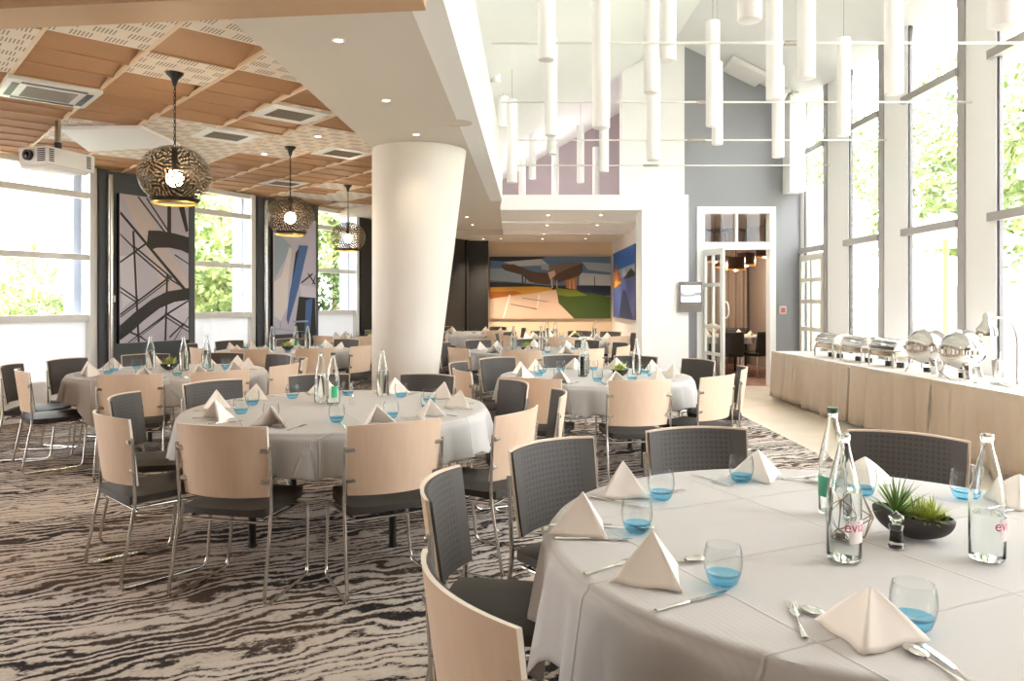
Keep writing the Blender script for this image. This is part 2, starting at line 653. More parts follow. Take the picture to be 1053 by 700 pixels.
# window wall: low white parapet under each window
def left_window(n, d0, d1):
    L = dl(d0, d1)
    e = bpy.data.objects.new('window_%d' % n, None)
    COL.objects.link(e)
    e.location = wall_pt(d0)
    e.rotation_euler = (0, 0, ANG)
    struct(e, 'tall white framed window in the oblique side wall, %s' % ['before the projector', 'between the two tall pictures', 'beyond the blue picture'][n - 1], 'window')
    f = MB()
    w = 0.12
    f.box((0, 0, 0), (0.05, 0.14, ZT))
    f.box((L - w, -0.03, 0), (L - w * 0.55, 0.14, ZT))
    f.box((L - w * 0.5, 0.0, 0), (L, 0.14, ZT))
    for z0, z1 in ((1.18, 1.27), (1.975, 2.05), (2.78, 2.86), (3.12, 3.19)):
        f.box((0.05, 0.0, z0), (L - w, 0.12, z1))
    f.build('frame', M_FRAME, e)
    MB().box((0.05, 0.08, 1.27), (L - w, 0.09, 3.12)).build('pane', M_PANE, e)
    MB().box((0.05, 0.06, 0.44), (L - w, 0.07, 1.18)).build('frosted_pane', M_FROST, e)
    s = MB().box((0.05, 0.04, 0.0), (L - w, 0.12, 0.42))
    s.box((0.0, -0.12, 0.0), (L, 0.04, 0.42))
    s.box((0.0, -0.14, 0.42), (L, 0.04, 0.46))
    s.build('parapet', M_WHITE, e)
left_window(1, 8.30, 9.82)
left_window(2, 11.19, 12.33)
left_window(3, 13.66, 14.80)

def wall_panel(name, d0, d1, m, label):
    L = dl(d0, d1)
    b = MB().box((0, 0.0, 0), (L, 0.2, ZT))
    b.box((0.0, -0.05, 0), (0.10, 0.0, ZT)).box((L - 0.10, -0.05, 0), (L, 0.0, ZT))
    b.box((0.10, -0.03, 3.05), (L - 0.10, 0, ZT)).box((0.10, -0.03, 0), (L - 0.10, 0, 0.5))
    struct(facade(b, name, m, d0), label, 'wall')
wall_panel('wall_left', 9.82, 11.19, M_CHARCOAL, 'charcoal wall panel behind the lattice picture')
wall_panel('wall_left.001', 12.33, 13.66, M_CHARCOAL, 'charcoal wall panel behind the blue and white picture')
wall_panel('wall_left.002', 14.80, 18.7, M_BLACKWALL, 'dark wall panel beyond the last side window')
struct(facade(MB().box((0, 0, 0), (dl(5.5, 8.30), 0.2, ZT)), 'wall_left.003', M_WHITE, 5.5), 'white stretch of side wall before the first window', 'wall')
for i, d in enumerate((9.93, 12.45)):
    p = facade(MB().cyl((0, -0.10, 0), 0.035, 0.0, 3.12, 14), 'trim_%d' % (i + 1), M_STEEL, d, smooth=40)
    struct(p, 'slim steel pipe standing against the charcoal panel', 'pipe')

# alcove at the far end
struct(MB().box((-1.6, YB, 0), (2.9, YB + 0.2, 3.3)).build('wall_back', M_CREAM), 'cream back wall behind the wide picture', 'wall')
b = MB().box((-2.6, 18.9, 0), (-0.62, 19.5, 3.2))
b.box((-1.62, 18.87, 0.02), (-1.58, 18.9, 3.0)).box((-0.66, 18.86, 0), (-0.60, 18.9, 3.2))
struct(b.build('wall_back.001', M_BLACKWALL), 'black cupboard wall beside the wide picture', 'wall')
struct(MB().box((2.62, 12.9, 0), (2.9, YB, 3.2)).build('wall_alcove', M_WHITE), 'white side wall of the alcove', 'wall')
struct(MB().box((2.15, 12.3, 0), (2.92, 12.9, 2.95)).build('column_square', M_WHITE), 'square white pillar between alcove and grey wall', 'column')
struct(MB().box((-0.18, 12.3, 2.95), (2.92, 12.75, 3.2)).build('beam', M_WHITE), 'white beam over the alcove opening', 'beam')
c = MB().box((-0.2, 12.75, 2.99), (2.62, 17.3, 3.2))
for y in (14.4, 16.5):
    c.box((-0.2, y, 2.95), (2.62, y + 0.12, 2.99))
struct(c.build('ceiling_alcove', M_WHITE), 'white alcove ceiling with shallow beams', 'ceiling')
struct(MB().box((-3.4, 17.3, 2.97), (2.62, YB, 3.2)).build('ceiling_alcove.001', M_SOFFIT), 'beige ceiling strip along the back wall', 'ceiling')

# soffit between the tiled ceiling and the atrium
so = MB().prism([(-1.68, 3.6), (-0.40, 3.6), (-0.23, 9.6), (-0.17, 12.3), (-0.17, 17.3), (-3.6, 17.3), (-3.6, 14.6), (-1.50, 12.4), (-1.50, 8.4)], ZS, 3.32)
struct(so.build('ceiling_soffit', M_SOFFIT), 'smooth beige ceiling strip beside the atrium', 'ceiling')
# white fascia of the atrium edge
fa = MB().prism([(-0.62, 2.2), (-0.425, 2.2), (-0.23, 9.6), (-0.16, 12.3), (-0.36, 12.3), (-0.43, 9.6)], ZS - 0.005, 4.0)
struct(fa.build('wall_atrium', M_WHITE), 'tall white edge of the atrium', 'wall')
# wooden cross beam at the near end of the tiled ceiling
wb = MB().prism([(-8.2, 4.33), (-8.2, 4.59), (-0.43, 3.72), (-0.43, 3.46)][::-1], 2.90, 3.4)
M_BEAM = mat('wood_veneer', rgb(206, 168, 130), 0.5)
struct(wb.build('beam_wood', M_BEAM), 'light wood beam crossing near the tiled ceiling', 'beam')

# tiled ceiling: grid turned 42 degrees, pitch 0.62; sloping brown panels and flat perforated tiles
T = 0.62
PERF = {(-2, 0), (-2, -1), (-1, -1), (-1, 1), (0, 0), (0, -2), (1, -2), (1, 2), (2, 3), (2, 4), (3, 1), (3, 2), (3, 3), (3, 4),
        (4, 0), (4, 1), (4, 2), (4, 3), (5, 0), (5, 1), (5, 2), (2, -1), (6, 1), (6, 2), (9, 6), (9, 7), (10, 8), (8, 7), (7, 6)}
ti = MB()
brown = {}
for i in range(-6, 22):
    for j in range(-12, 20):
        x0, y0 = j * T, i * T
        cx, cy = x0 + T / 2, y0 + T / 2
        wx = -2.541 + cx * math.cos(R(42)) - cy * math.sin(R(42))
        wy = 5.186 + cx * math.sin(R(42)) + cy * math.cos(R(42))
        if wy < 3.4 or wy > 18.5 or wx > -1.1 or wx < -10.283 + 0.4895 * wy - 0.55:
            continue
        if (i, j) in PERF:
            ti.add([(x0, y0, 0), (x0 + T, y0, 0), (x0 + T, y0 + T, 0), (x0, y0 + T, 0)], [(0, 1, 2, 3)], 1)
        else:
            brown.setdefault(j, []).append(i)
for j, rows in brown.items():
    x0 = j * T
    runs, cur_ = [], []
    for i in rows:
        if cur_ and i == cur_[-1] + 1:
            cur_.append(i)
        else:
            cur_ = [i]
            runs.append(cur_)
    for r_ in runs:
        n_p = 1 if len(r_) == 1 and r_[0] < 0 else max(2, round(1.6 * len(r_)))
        st_ = len(r_) * T / n_p
        for q in range(n_p):
            y0 = r_[0] * T + q * st_
            y1 = y0 + st_
            h = 0.15 if st_ > 0.5 else 0.12
            ti.box((x0 + 0.013, y1 - 0.014, -0.008), (x0 + T - 0.013, y1, 0.012), 0)
            ti.add([(x0, y0, 0), (x0 + T, y0, 0), (x0 + T, y1, 0), (x0, y1, 0), (x0, y0, h), (x0 + T, y0, h)], [(4, 5, 2, 3), (0, 1, 5, 4), (0, 4, 3), (1, 2, 5)], 0)
for j in range(-12, 20):
    x0 = j * T
    pts = []
    for s in range(-60, 220):
        y = s * 0.1
        wx = -2.541 + x0 * math.cos(R(42)) - y * math.sin(R(42))
        wy = 5.186 + x0 * math.sin(R(42)) + y * math.cos(R(42))
        if 3.5 < wy < 17.3 and -10.283 + 0.4895 * wy < wx < -1.3:
            pts.append(y)
    if len(pts) > 2:
        ti.box((x0 - 0.012, pts[0], -0.006), (x0 + 0.012, pts[-1], 0.02), 2)
o = ti.build('ceiling', [M_WOODPANEL, M_PERF, M_TBAR], auto=False)
o.location = (-2.541, 5.186, ZT)
o.rotation_euler = (0, 0, R(42))
struct(o, 'tiled ceiling of sloping brown panels and perforated white tiles', 'ceiling')
struct(MB().prism([(-9, 3.4), (-1.3, 3.4), (-1.3, 12.4), (-3.4, 14.6), (-3.4, 18), (-3.6, 18)], 3.36, 3.42).build('slab', M_WHITE), 'slab above the tiled ceiling', 'slab')

# leaning round column
cl = MB()
NSEG = 48
rings = 24
vv, ff = [], []
for k in range(rings + 1):
    s = k / rings
    s2 = s
    cx, r_ = -1.215 + s2 * (-1.02 + 1.215), 0.325 + s2 * (0.515 - 0.325)
    for q in range(NSEG):
        a = 2 * PI * q / NSEG
        vv.append((cx + r_ * math.cos(a), 8.2 + r_ * math.sin(a), s * (ZS - 0.005)))
for k in range(rings):
    for q in range(NSEG):
        ff.append((k * NSEG + q, k * NSEG + (q + 1) % NSEG, (k + 1) * NSEG + (q + 1) % NSEG, (k + 1) * NSEG + q))
cl.add(vv, ff)
struct(cl.build('column', M_COLUMN, smooth=60), 'white round column leaning and widening upward', 'column')

# grey end wall of the atrium with the doorway; gable roof above
WX = lambda y: 4.66 + 0.018 * y
RIDGE_X, RIDGE_Z, EAVE_Z, LEFT_X, LEFT_Z = 2.75, 5.84, 4.78, -0.45, 4.0
def roof_z(x):
    return EAVE_Z + (4.88 - x) * (RIDGE_Z - EAVE_Z) / (4.88 - RIDGE_X) if x > RIDGE_X else LEFT_Z + (x - LEFT_X) * (RIDGE_Z - LEFT_Z) / (RIDGE_X - LEFT_X)
def wall_xz(name, m, pts, y0, y1, label, cat='wall'):
    n = len(pts)
    v = [(x, y0, z) for x, z in pts] + [(x, y1, z) for x, z in pts]
    f = [tuple(range(n)), tuple(range(2 * n - 1, n - 1, -1))] + [(i, n + i, n + (i + 1) % n, (i + 1) % n) for i in range(n)]
    return struct(MB().add(v, f).build(name, m), label, cat)
wall_xz('wall_grey', M_GREY, [(2.92, 0), (3.17, 0), (3.17, 3.0), (4.42, 3.0), (4.42, 0), (4.98, 0), (4.98, roof_z(4.98)), (2.92, roof_z(2.92))], YG, YG + 0.15, 'grey end wall around the tall doorway')
wall_xz('wall_mezzanine', M_WHITE, [(1.87, 3.2), (2.92, 3.2), (2.92, roof_z(2.92)), (RIDGE_X, RIDGE_Z), (1.87, roof_z(1.87))], YG, YG + 0.35, 'pale wall above the alcove beside the grey wall')
wall_xz('wall_mezzanine.001', M_MAUVE, [(-1.5, 3.2), (3.0, 3.2), (3.0, roof_z(3.0)), (RIDGE_X, RIDGE_Z), (-0.45, 4.0), (-1.5, 4.0)], 16.6, 16.75, 'mauve wall of the upper floor behind hanging tubes')
struct(MB().box((-0.6, 12.3, 3.2), (-0.45, 16.6, 4.0)).build('wall_mezzanine.002', M_MAUVE), 'low side wall of the upper floor', 'wall')
struct(MB().box((4.58, 12.25, 3.25), (4.84, 12.59, 4.85)).build('column_stub', M_WHITE), 'white casing high in the corner by the windows', 'column')
rf = MB()
for (xa, za), (xb, zb) in (((4.98, roof_z(4.98)), (RIDGE_X, RIDGE_Z)), ((RIDGE_X, RIDGE_Z), (LEFT_X - 0.2, LEFT_Z - 0.11))):
    v = [(xa, -3, za), (xb, -3, zb), (xb, 16.8, zb), (xa, 16.8, za), (xa, -3, za + 0.1), (xb, -3, zb + 0.1), (xb, 16.8, zb + 0.1), (xa, 16.8, za + 0.1)]
    rf.add(v, [(0, 3, 2, 1), (4, 5, 6, 7), (0, 1, 5, 4), (1, 2, 6, 5), (2, 3, 7, 6), (3, 0, 4, 7)])
struct(rf.build('roof', M_ROOF), 'white gabled roof over the atrium', 'roof')

# window wall on the sunny side
BAYS = [(11.58, 12.48), (9.77, 10.74), (7.98, 9.08), (6.25, 7.37), (4.53, 5.65), (2.80, 3.92), (1.05, 2.2)]
w = MB()
def along(mb, y0, y1, x0, x1, z0, z1, mi=0):
    """box between y0 and y1 following the slightly oblique wall; x0, x1 offsets from its inner face"""
    v = []
    for z in (z0, z1):
        v += [(WX(y0) + x0, y0, z), (WX(y0) + x1, y0, z), (WX(y1) + x1, y1, z), (WX(y1) + x0, y1, z)]
    mb.add(v, [(0, 3, 2, 1), (4, 5, 6, 7), (0, 1, 5, 4), (1, 2, 6, 5), (2, 3, 7, 6), (3, 0, 4, 7)], mi)
along(w, -3, YG, 0, 0.06, 0, 0.55)
ys = [YG + 0.15] + [q for b_ in BAYS for q in (b_[1], b_[0])] + [-3]
for k in range(0, len(ys), 2):
    along(w, ys[k + 1], ys[k], 0, 0.06, 0.55, 4.85)
struct(w.build('wall_right', M_WHITE), 'white piers and low wall of the window front', 'wall')
ORD = ['beside the glazed side door', 'behind the row of rectangular chafing dishes', 'behind the round chafing dishes', 'behind the heat lamp', 'out past the heat lamp', 'further along the front', 'beside the camera', 'behind the camera', 'last of the front']
for n, (y0, y1) in enumerate(BAYS):
    e = bpy.data.objects.new('window_%d' % (n + 4), None)
    COL.objects.link(e)
    struct(e, 'tall window of the bright front, ' + ORD[n], 'window')
    f = MB()
    along(f, y1 - 0.035, y1, 0.015, 0.055, 0.55, 4.85, 1)
    along(f, y0 - 0.11, y0 + 0.02, -0.02, 0.06, 0.0, 4.80)
    for z in (2.24, 3.86):
        along(f, y0, y1 + 0.07, -0.05, 0.06, z, z + 0.085)
    along(f, y0, y1, 0.01, 0.06, 0.55, 0.62)
    f.build('frame', [M_GFRAME, M_DFRAME], e)
    g = MB()
    along(g, y0, y1, 0.03, 0.036, 0.55, 4.85)
    g.build('pane', M_PANE, e)

# glazed side door in the last bay
e = bpy.data.objects.new('door_2', None)
COL.objects.link(e)
struct(e, 'pale glazed side door in the corner by the grey wall', 'door')
f = MB()
along(f, 11.56, 12.50, -0.05, 0.0, 2.1, 2.2)
for y in (11.56, 11.98, 12.42):
    along(f, y, y + 0.09, -0.05, 0.0, 0, 2.1)
for z in (0.0, 0.5, 0.95, 1.4, 1.75):
    along(f, 11.6, 12.45, -0.045, -0.005, z, z + 0.07)
f.build('frame', mat('pale_door_paint', rgb(220, 216, 206), 0.4), e)
g = MB()
along(g, 11.6, 12.45, -0.03, -0.02, 0, 2.1)
g.build('pane', M_PANE, e)

# tall doorway in the grey wall: frame, transom light, open leaf
e = bpy.data.objects.new('door_1', None)
COL.objects.link(e)
struct(e, 'tall white framed doorway in the grey wall with an open glazed leaf', 'door')
f = MB()
for x0, x1 in ((3.13, 3.26), (4.36, 4.46)):
    f.box((x0, YG - 0.03, 0), (x1, YG + 0.17, 3.04))
f.box((3.26, YG - 0.03, 2.93), (4.36, YG + 0.17, 3.04)).box((3.26, YG - 0.02, 2.32), (4.36, YG + 0.17, 2.44)).box((3.79, YG, 2.44), (3.83, YG + 0.1, 2.93))
f.build('frame', M_WHITE, e)
MB().box((3.26, YG + 0.05, 2.44), (4.36, YG + 0.06, 2.93)).build('pane', M_PANE, e)
lf = MB()
LW, LH = 0.70, 2.30
for x0, x1 in ((0, 0.08), (0.32, 0.36), (LW - 0.09, LW)):
    lf.box((x0, -0.02, 0.02), (x1, 0.02, LH))
for z0, z1 in ((0.02, 0.16), (0.55, 0.60), (1.0, 1.05), (1.68, 1.74), (LH - 0.1, LH)):
    lf.box((0.08, -0.02, z0), (LW - 0.09, 0.02, z1))
leaf = lf.build('door_leaf', M_FRAME, e, loc=(3.24, YG - 0.03, 0), rotz=R(-78))
MB().box((0.05, -0.004, 0.1), (LW - 0.05, 0.004, LH - 0.05)).build('pane', M_PANE, leaf)
ring = [(LW - 0.04 + 0.0 * k, -0.05 if 0 else 0.05 + 0.0, 0) for k in range(1)]
hp = [(LW - 0.045 + 0.09 * math.cos(2 * PI * k / 20), 0.06, 1.30 + 0.13 * math.sin(2 * PI * k / 20)) for k in range(20)]
MB().tube(hp, 0.012, 8, closed=True).tube([(LW - 0.045, 0.02, 1.30 - 0.13), (LW - 0.045, 0.06, 1.30 - 0.13)], 0.01).tube([(LW - 0.045, 0.02, 1.43), (LW - 0.045, 0.06, 1.43)], 0.01).build('handle', M_FRAME, leaf, smooth=50)

# small dining room behind the doorway
M_REDCARPET = mat('red_carpet', rgb(168, 120, 112), 0.9)
t = NT(M_REDCARPET)
n_ = t.noise(t.mapping(t.coord(), scale=(3, 14, 1)), 2.0, 3)
t.color(t.ramp(n_[0], [(0.35, rgb(120, 78, 74)), (0.65, rgb(206, 170, 156))]))
struct(MB().box((2.92, YG + 0.05, -0.2), (5.56, 17.4, 0)).build('floor_side', M_REDCARPET), 'reddish carpet of the small room behind the doorway', 'floor')
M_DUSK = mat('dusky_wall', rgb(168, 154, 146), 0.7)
struct(MB().box((2.92, 17.2, 0), (5.56, 17.4, 3.3)).build('wall_side', M_DUSK), 'dim end wall behind the brown curtain', 'wall')
struct(MB().box((5.42, YG + 0.2, 0), (5.56, 17.2, 3.3)).build('wall_side.001', M_DUSK), 'dim far wall of the small room', 'wall')
struct(MB().box((2.92, YG + 0.15, 3.1), (5.56, 17.4, 3.3)).build('ceiling_side', M_DUSK), 'low ceiling of the small room', 'ceiling')

# outside ground
M_LAWN = mat('lawn', rgb(176, 182, 150), 0.9)
M_TERRACE = mat('pale_terrace', rgb(214, 210, 202), 0.8)
struct(MB().box((5.0, -8, -0.25), (9.5, 40, -0.05)).build('ground', M_TERRACE), 'pale terrace outside the window front', 'ground')
struct(MB().box((9.5, -20, -0.3), (60, 60, -0.1)).build('ground_lawn', M_LAWN), 'lawn beyond the terrace', 'ground')
struct(MB().prism([(-40, -10), (-13, 2), (-8.3, 5), (-4.4, 13), (-2.0, 19), (-2, 60), (-40, 60)], -0.3, -0.1).build('ground_side', M_LAWN), 'lawn outside the oblique side wall', 'ground')

struct(MB().box((2.92, YG + 0.16, 3.32), (3.1, 16.6, 6.0)).build('wall_mezzanine.003', M_MAUVE), 'inner side wall of the upper floor', 'wall')
# unseen walls behind the camera, added to shade the surfaces facing it
M_ADDEDWALL = mat('added_end_wall', rgb(120, 92, 70), 0.7)
struct(MB().box((-10.5, -3.2, 0), (5.2, -3.0, 6.2)).build('wall_behind_added', M_ADDEDWALL), 'unseen brown wall added behind the camera for shade and warm bounce', 'wall')
struct(MB().box((-10.6, -3.2, 0), (-10.4, 3.0, 3.4)).build('wall_left.004', M_ADDEDWALL), 'unseen side wall added behind the camera for shade', 'wall')
struct(MB().prism([(-10.5, -3.0), (-0.5, -3.0), (-0.5, 3.6), (-8.2, 4.4), (-10.5, 4.4)], 3.2, 3.32).build('ceiling_near', M_SOFFIT), 'ceiling on the near side of the wooden beam', 'ceiling')

for x_, y_ in ((0.2, 14.3), (1.6, 15.0)):
    lamp('upper_floor_fill', 'POINT', (x_, y_, 3.9), 9, (1.0, 0.93, 0.9), shadow_soft_size=0.15)  # unseen lamps added to fill the dark upper floor

struct(MB().box((4.98, YG, -0.1), (5.6, YG + 0.15, 3.4)).build('wall_outside', M_WHITE), 'white outer wall beyond the glazed side door', 'wall')
# ------------------------------------------------------------------ dining chair
CH = {}
def back_pt(u, v, off=0.0):
    """point of the curved back: u -1..1 across, v 0..1 up; off in front of the shell"""
    wd = 0.240 + 0.006 * v - 0.012 * (1 - v) ** 2
    x = u * wd
    y = -0.255 - 0.045 * v + 0.062 * u * u + off
    z = 0.505 + 0.352 * v - 0.006 * u * u * v
    return Vector((x, y, z))
def curved_slab(mb, u0, v0, off0, off1, nu=14, nv=8, corner=0.0, mi=0, rim=None):
    """closed slab following the back's curve, with rounded corners"""
    def P(i, j, off):
        u, v = -1 + 2 * i / nu, j / nv
        uu = u * u0
        vv = 0.5 + (v - 0.5) * v0
        return back_pt(uu, vv, off)
    base = len(mb.v)
    W = nu + 1
    vs = [P(i, j, off0) for j in range(nv + 1) for i in range(W)] + [P(i, j, off1) for j in range(nv + 1) for i in range(W)]
    N = W * (nv + 1)
    fs = []
    for j in range(nv):
        for i in range(nu):
            a = j * W + i
            fs.append((a, a + W, a + W + 1, a + 1))
            fs.append((N + a, N + a + 1, N + a + W + 1, N + a + W))
    ring = [i for i in range(W)] + [j * W + nu for j in range(1, nv + 1)] + [nv * W + i for i in range(nu - 1, -1, -1)] + [j * W for j in range(nv - 1, 0, -1)]
    for k in range(len(ring)):
        a, b = ring[k], ring[(k + 1) % len(ring)]
        fs.append((a, b, N + b, N + a))
    mb.add(vs, fs, mi)
    if rim is not None:
        mb.m[-len(ring):] = [rim] * len(ring)
chair = thing('dining_chair', 'x', 'chair', group=None)
sh = MB()
curved_slab(sh, 1.0, 1.0, 0.0, 0.012, rim=1)
shell = sh.build('back_shell', [M_SHELL, M_EDGE], chair, smooth=35)
pd = MB()
curved_slab(pd, 0.955, 0.955, 0.0125, 0.024)
pad = pd.build('back_pad', M_PAD, chair, smooth=50)
pad['label'] = 'dark grey padded front of the backrest'
st = MB()
def seat_fn():
    bm = bmesh.new()
    bmesh.ops.create_cube(bm, size=1.0)
    bmesh.ops.subdivide_edges(bm, edges=bm.edges[:], cuts=5, use_grid_fill=True)
    for q in bm.verts:
        x, y, z = q.co * 2
        r_ = (abs(x) ** 5 + abs(y) ** 5) ** 0.2
        m = max(abs(x), abs(y))
        if m > 1e-6 and r_ > 1e-6:
            k = m / r_
            x, y = x * (0.3 + 0.7 * k), y * (0.3 + 0.7 * k)
        edge = max(abs(x), abs(y))
        zz = z * (1 - 0.45 * max(0, edge - 0.7) / 0.3) if z > 0 else z * (1 - 0.75 * max(0, edge - 0.55) / 0.45)
        wd = 0.222 - 0.014 * y
        q.co = Vector((x * wd, -0.005 + y * 0.235, 0.426 + zz * 0.040 + (0.006 if y > 0.9 else 0)))
    bm.verts.index_update()
    st.add([q.co.copy() for q in bm.verts], [[q.index for q in f.verts] for f in bm.faces])
    bm.free()
seat_fn()
st.build('seat', M_SEAT, chair, smooth=60)
for sx in (-1, 1):
    fr = MB()
    top = back_pt(sx * 1.0, 0.72)
    p = [(sx * 0.254, top.y + 0.004, top.z), (sx * 0.250, -0.205, 0.43), (sx * 0.258, -0.285, 0.010), (sx * 0.238, 0.17, 0.010),
         (sx * 0.218, 0.205, 0.385), (sx * 0.200, -0.19, 0.385)]
    fr.tube(round_path(p, 0.05, 4), 0.0093, 8)
    leg = fr.build('leg_frame', M_CHROME, chair, smooth=60)
    leg['label'] = 'bent steel rod forming both legs of one side'
    for v in (0.22, 0.66):
        c = back_pt(sx * 0.93, v, -0.004)
        bk = MB()
        bk.rbox((c.x - 0.026, c.y - 0.004, c.z - 0.011), (c.x + 0.026, c.y + 0.006, c.z + 0.011), 0.003, 1)
        bk.build('bracket', M_STEEL, chair, smooth=40)
rl = MB()
rl.tube([(-0.245, -0.19, 0.378), (0.245, -0.19, 0.378)], 0.0075, 8)
rl.build('seat_rail', M_CHROME, chair, smooth=60)
MB().tube([(-0.216, 0.17, 0.378), (0.216, 0.17, 0.378)], 0.0075, 8).build('seat_rail', M_CHROME, chair, smooth=60)
CHAIR = Kind(chair)

# ------------------------------------------------------------------ round tables and cloths
TOP = 0.75
def cloth_mesh(rad, hang, corner, folds, phase, seed, chairs=()):
    rnd = random.Random(seed)
    am = [rnd.uniform(0.6, 1.2) for _ in range(64)]
    m = MB()
    NU, NR, NH = 160, 6, 16
    def P(a, s):
        if s <= 1:
            r_ = rad * s
            return Vector((r_ * math.cos(a), r_ * math.sin(a), TOP + 0.006))
        h = s - 1
        dd = min([abs((math.degrees(a) - q + 180) % 360 - 180) for q in chairs] or [90])
        cs = min(max((dd - 15.5) / 12.0, 0.0), 1.0)
        cs = cs * cs * (3 - 2 * cs)
        L = hang + corner * cs
        w = folds * (a - phase) / (2 * PI)
        k = int(w) % 64
        wave = math.sin(2 * PI * w) * am[k] + 0.35 * math.sin(2 * PI * w * 2.3 + 1.0)
        amp = 0.055 * (0.45 + 0.55 * cs)
        fl = min(h * 6, 1.0)
        r_ = rad + 0.006 + 0.012 * math.sin(fl * PI / 2) + amp * wave * h ** 0.8 + 0.03 * h * (1 - cs)
        z = TOP + 0.006 - L * h - (0.004 if h > 0 else 0)
        if h < 0.08:
            r_ = rad + 0.006 * math.sin(h / 0.08 * PI / 2) + amp * wave * h * 0.4
            z = TOP + 0.006 - 0.012 * (1 - math.cos(h / 0.08 * PI / 2)) - L * h * 0.7
        return Vector((r_ * math.cos(a), r_ * math.sin(a), z))
    ss = [0.0] + [k / NR for k in range(1, NR)] + [0.97, 1.0, 1.025, 1.05, 1.08] + [1.08 + 0.92 * k / NH for k in range(1, NH + 1)]
    vs, fs, rings = [], [], []
    for s in ss:
        if s == 0:
            rings.append([0])
            vs.append(Vector((0, 0, TOP + 0.006)))
        else:
            rings.append(list(range(len(vs), len(vs) + NU)))
            vs += [P(2 * PI * q / NU, s) for q in range(NU)]
    for a, b in zip(rings[:-1], rings[1:]):
        for q in range(NU):
            q2 = (q + 1) % NU
            fs.append((a[0], b[q], b[q2]) if len(a) == 1 else (a[q], b[q], b[q2], a[q2]))
    m.add(vs, fs)
    return m
def make_table(c, rad, label, cloth_label, hang, corner, folds, phase, seed, rot=0.0, chairs=()):
    tb = thing('round_table', label, 'table', (c[0], c[1], 0), rot, 'round banquet tables')
    MB().lathe([(0, TOP - 0.03), (rad - 0.012, TOP - 0.03), (rad - 0.008, TOP - 0.004), (rad - 0.02, TOP), (0, TOP)], 64).build('tabletop', M_BEAM, tb, smooth=40)
    for k in range(4):
        a = R(45 + 90 * k)
        x, y = 0.62 * rad * math.cos(a), 0.62 * rad * math.sin(a)
        MB().cyl((x, y, 0), 0.022, 0.0, TOP - 0.03, 16).cyl((x, y, 0), 0.028, 0.0, 0.012, 16).build('leg', M_BLACK, tb, smooth=40)
    co_ = cloth_mesh(rad, hang, corner, folds, phase, seed, chairs).build('tablecloth', M_CLOTH, smooth=75, auto=False)
    co_.location = (c[0], c[1], 0)
    so_ = co_.modifiers.new('thickness', 'SOLIDIFY')
    so_.thickness = 0.0025
    so_.offset = 1.0
    tag(co_, cloth_label, 'tablecloth')
    return tb

TABLES = {
    # key: centre, radius, short phrase for labels, hang, corner drop, folds, phase
    'A': ((1.0, 2.18), 0.885, 'the large front table', 0.25, 0.22, 26, R(20)),
    'B': ((-1.12, 4.81), 0.945, 'the table before the white column', 0.215, 0.19, 24, R(12)),
    'C': ((-3.34, 7.27), 0.88, 'the table by the lattice picture', 0.215, 0.19, 22, R(30)),
    'D': ((0.765, 6.86), 0.87, 'the sunlit table amid the room', 0.215, 0.19, 24, R(55)),
    'E': ((0.30, 10.3), 0.92, 'the table right behind the column', 0.215, 0.19, 22, R(15)),
    'F': ((-3.16, 10.4), 0.92, 'the table under the middle pendant', 0.215, 0.19, 22, R(40)),
    'G': ((-2.5, 13.7), 0.90, 'the table under the farthest pendant', 0.215, 0.19, 22, R(10)),
    'H': ((1.0, 13.5), 0.92, 'the table before the wide picture', 0.215, 0.19, 22, R(20)),
    'I': ((-0.95, 16.0), 0.88, 'the table by the black wall', 0.215, 0.19, 22, R(35)),
}
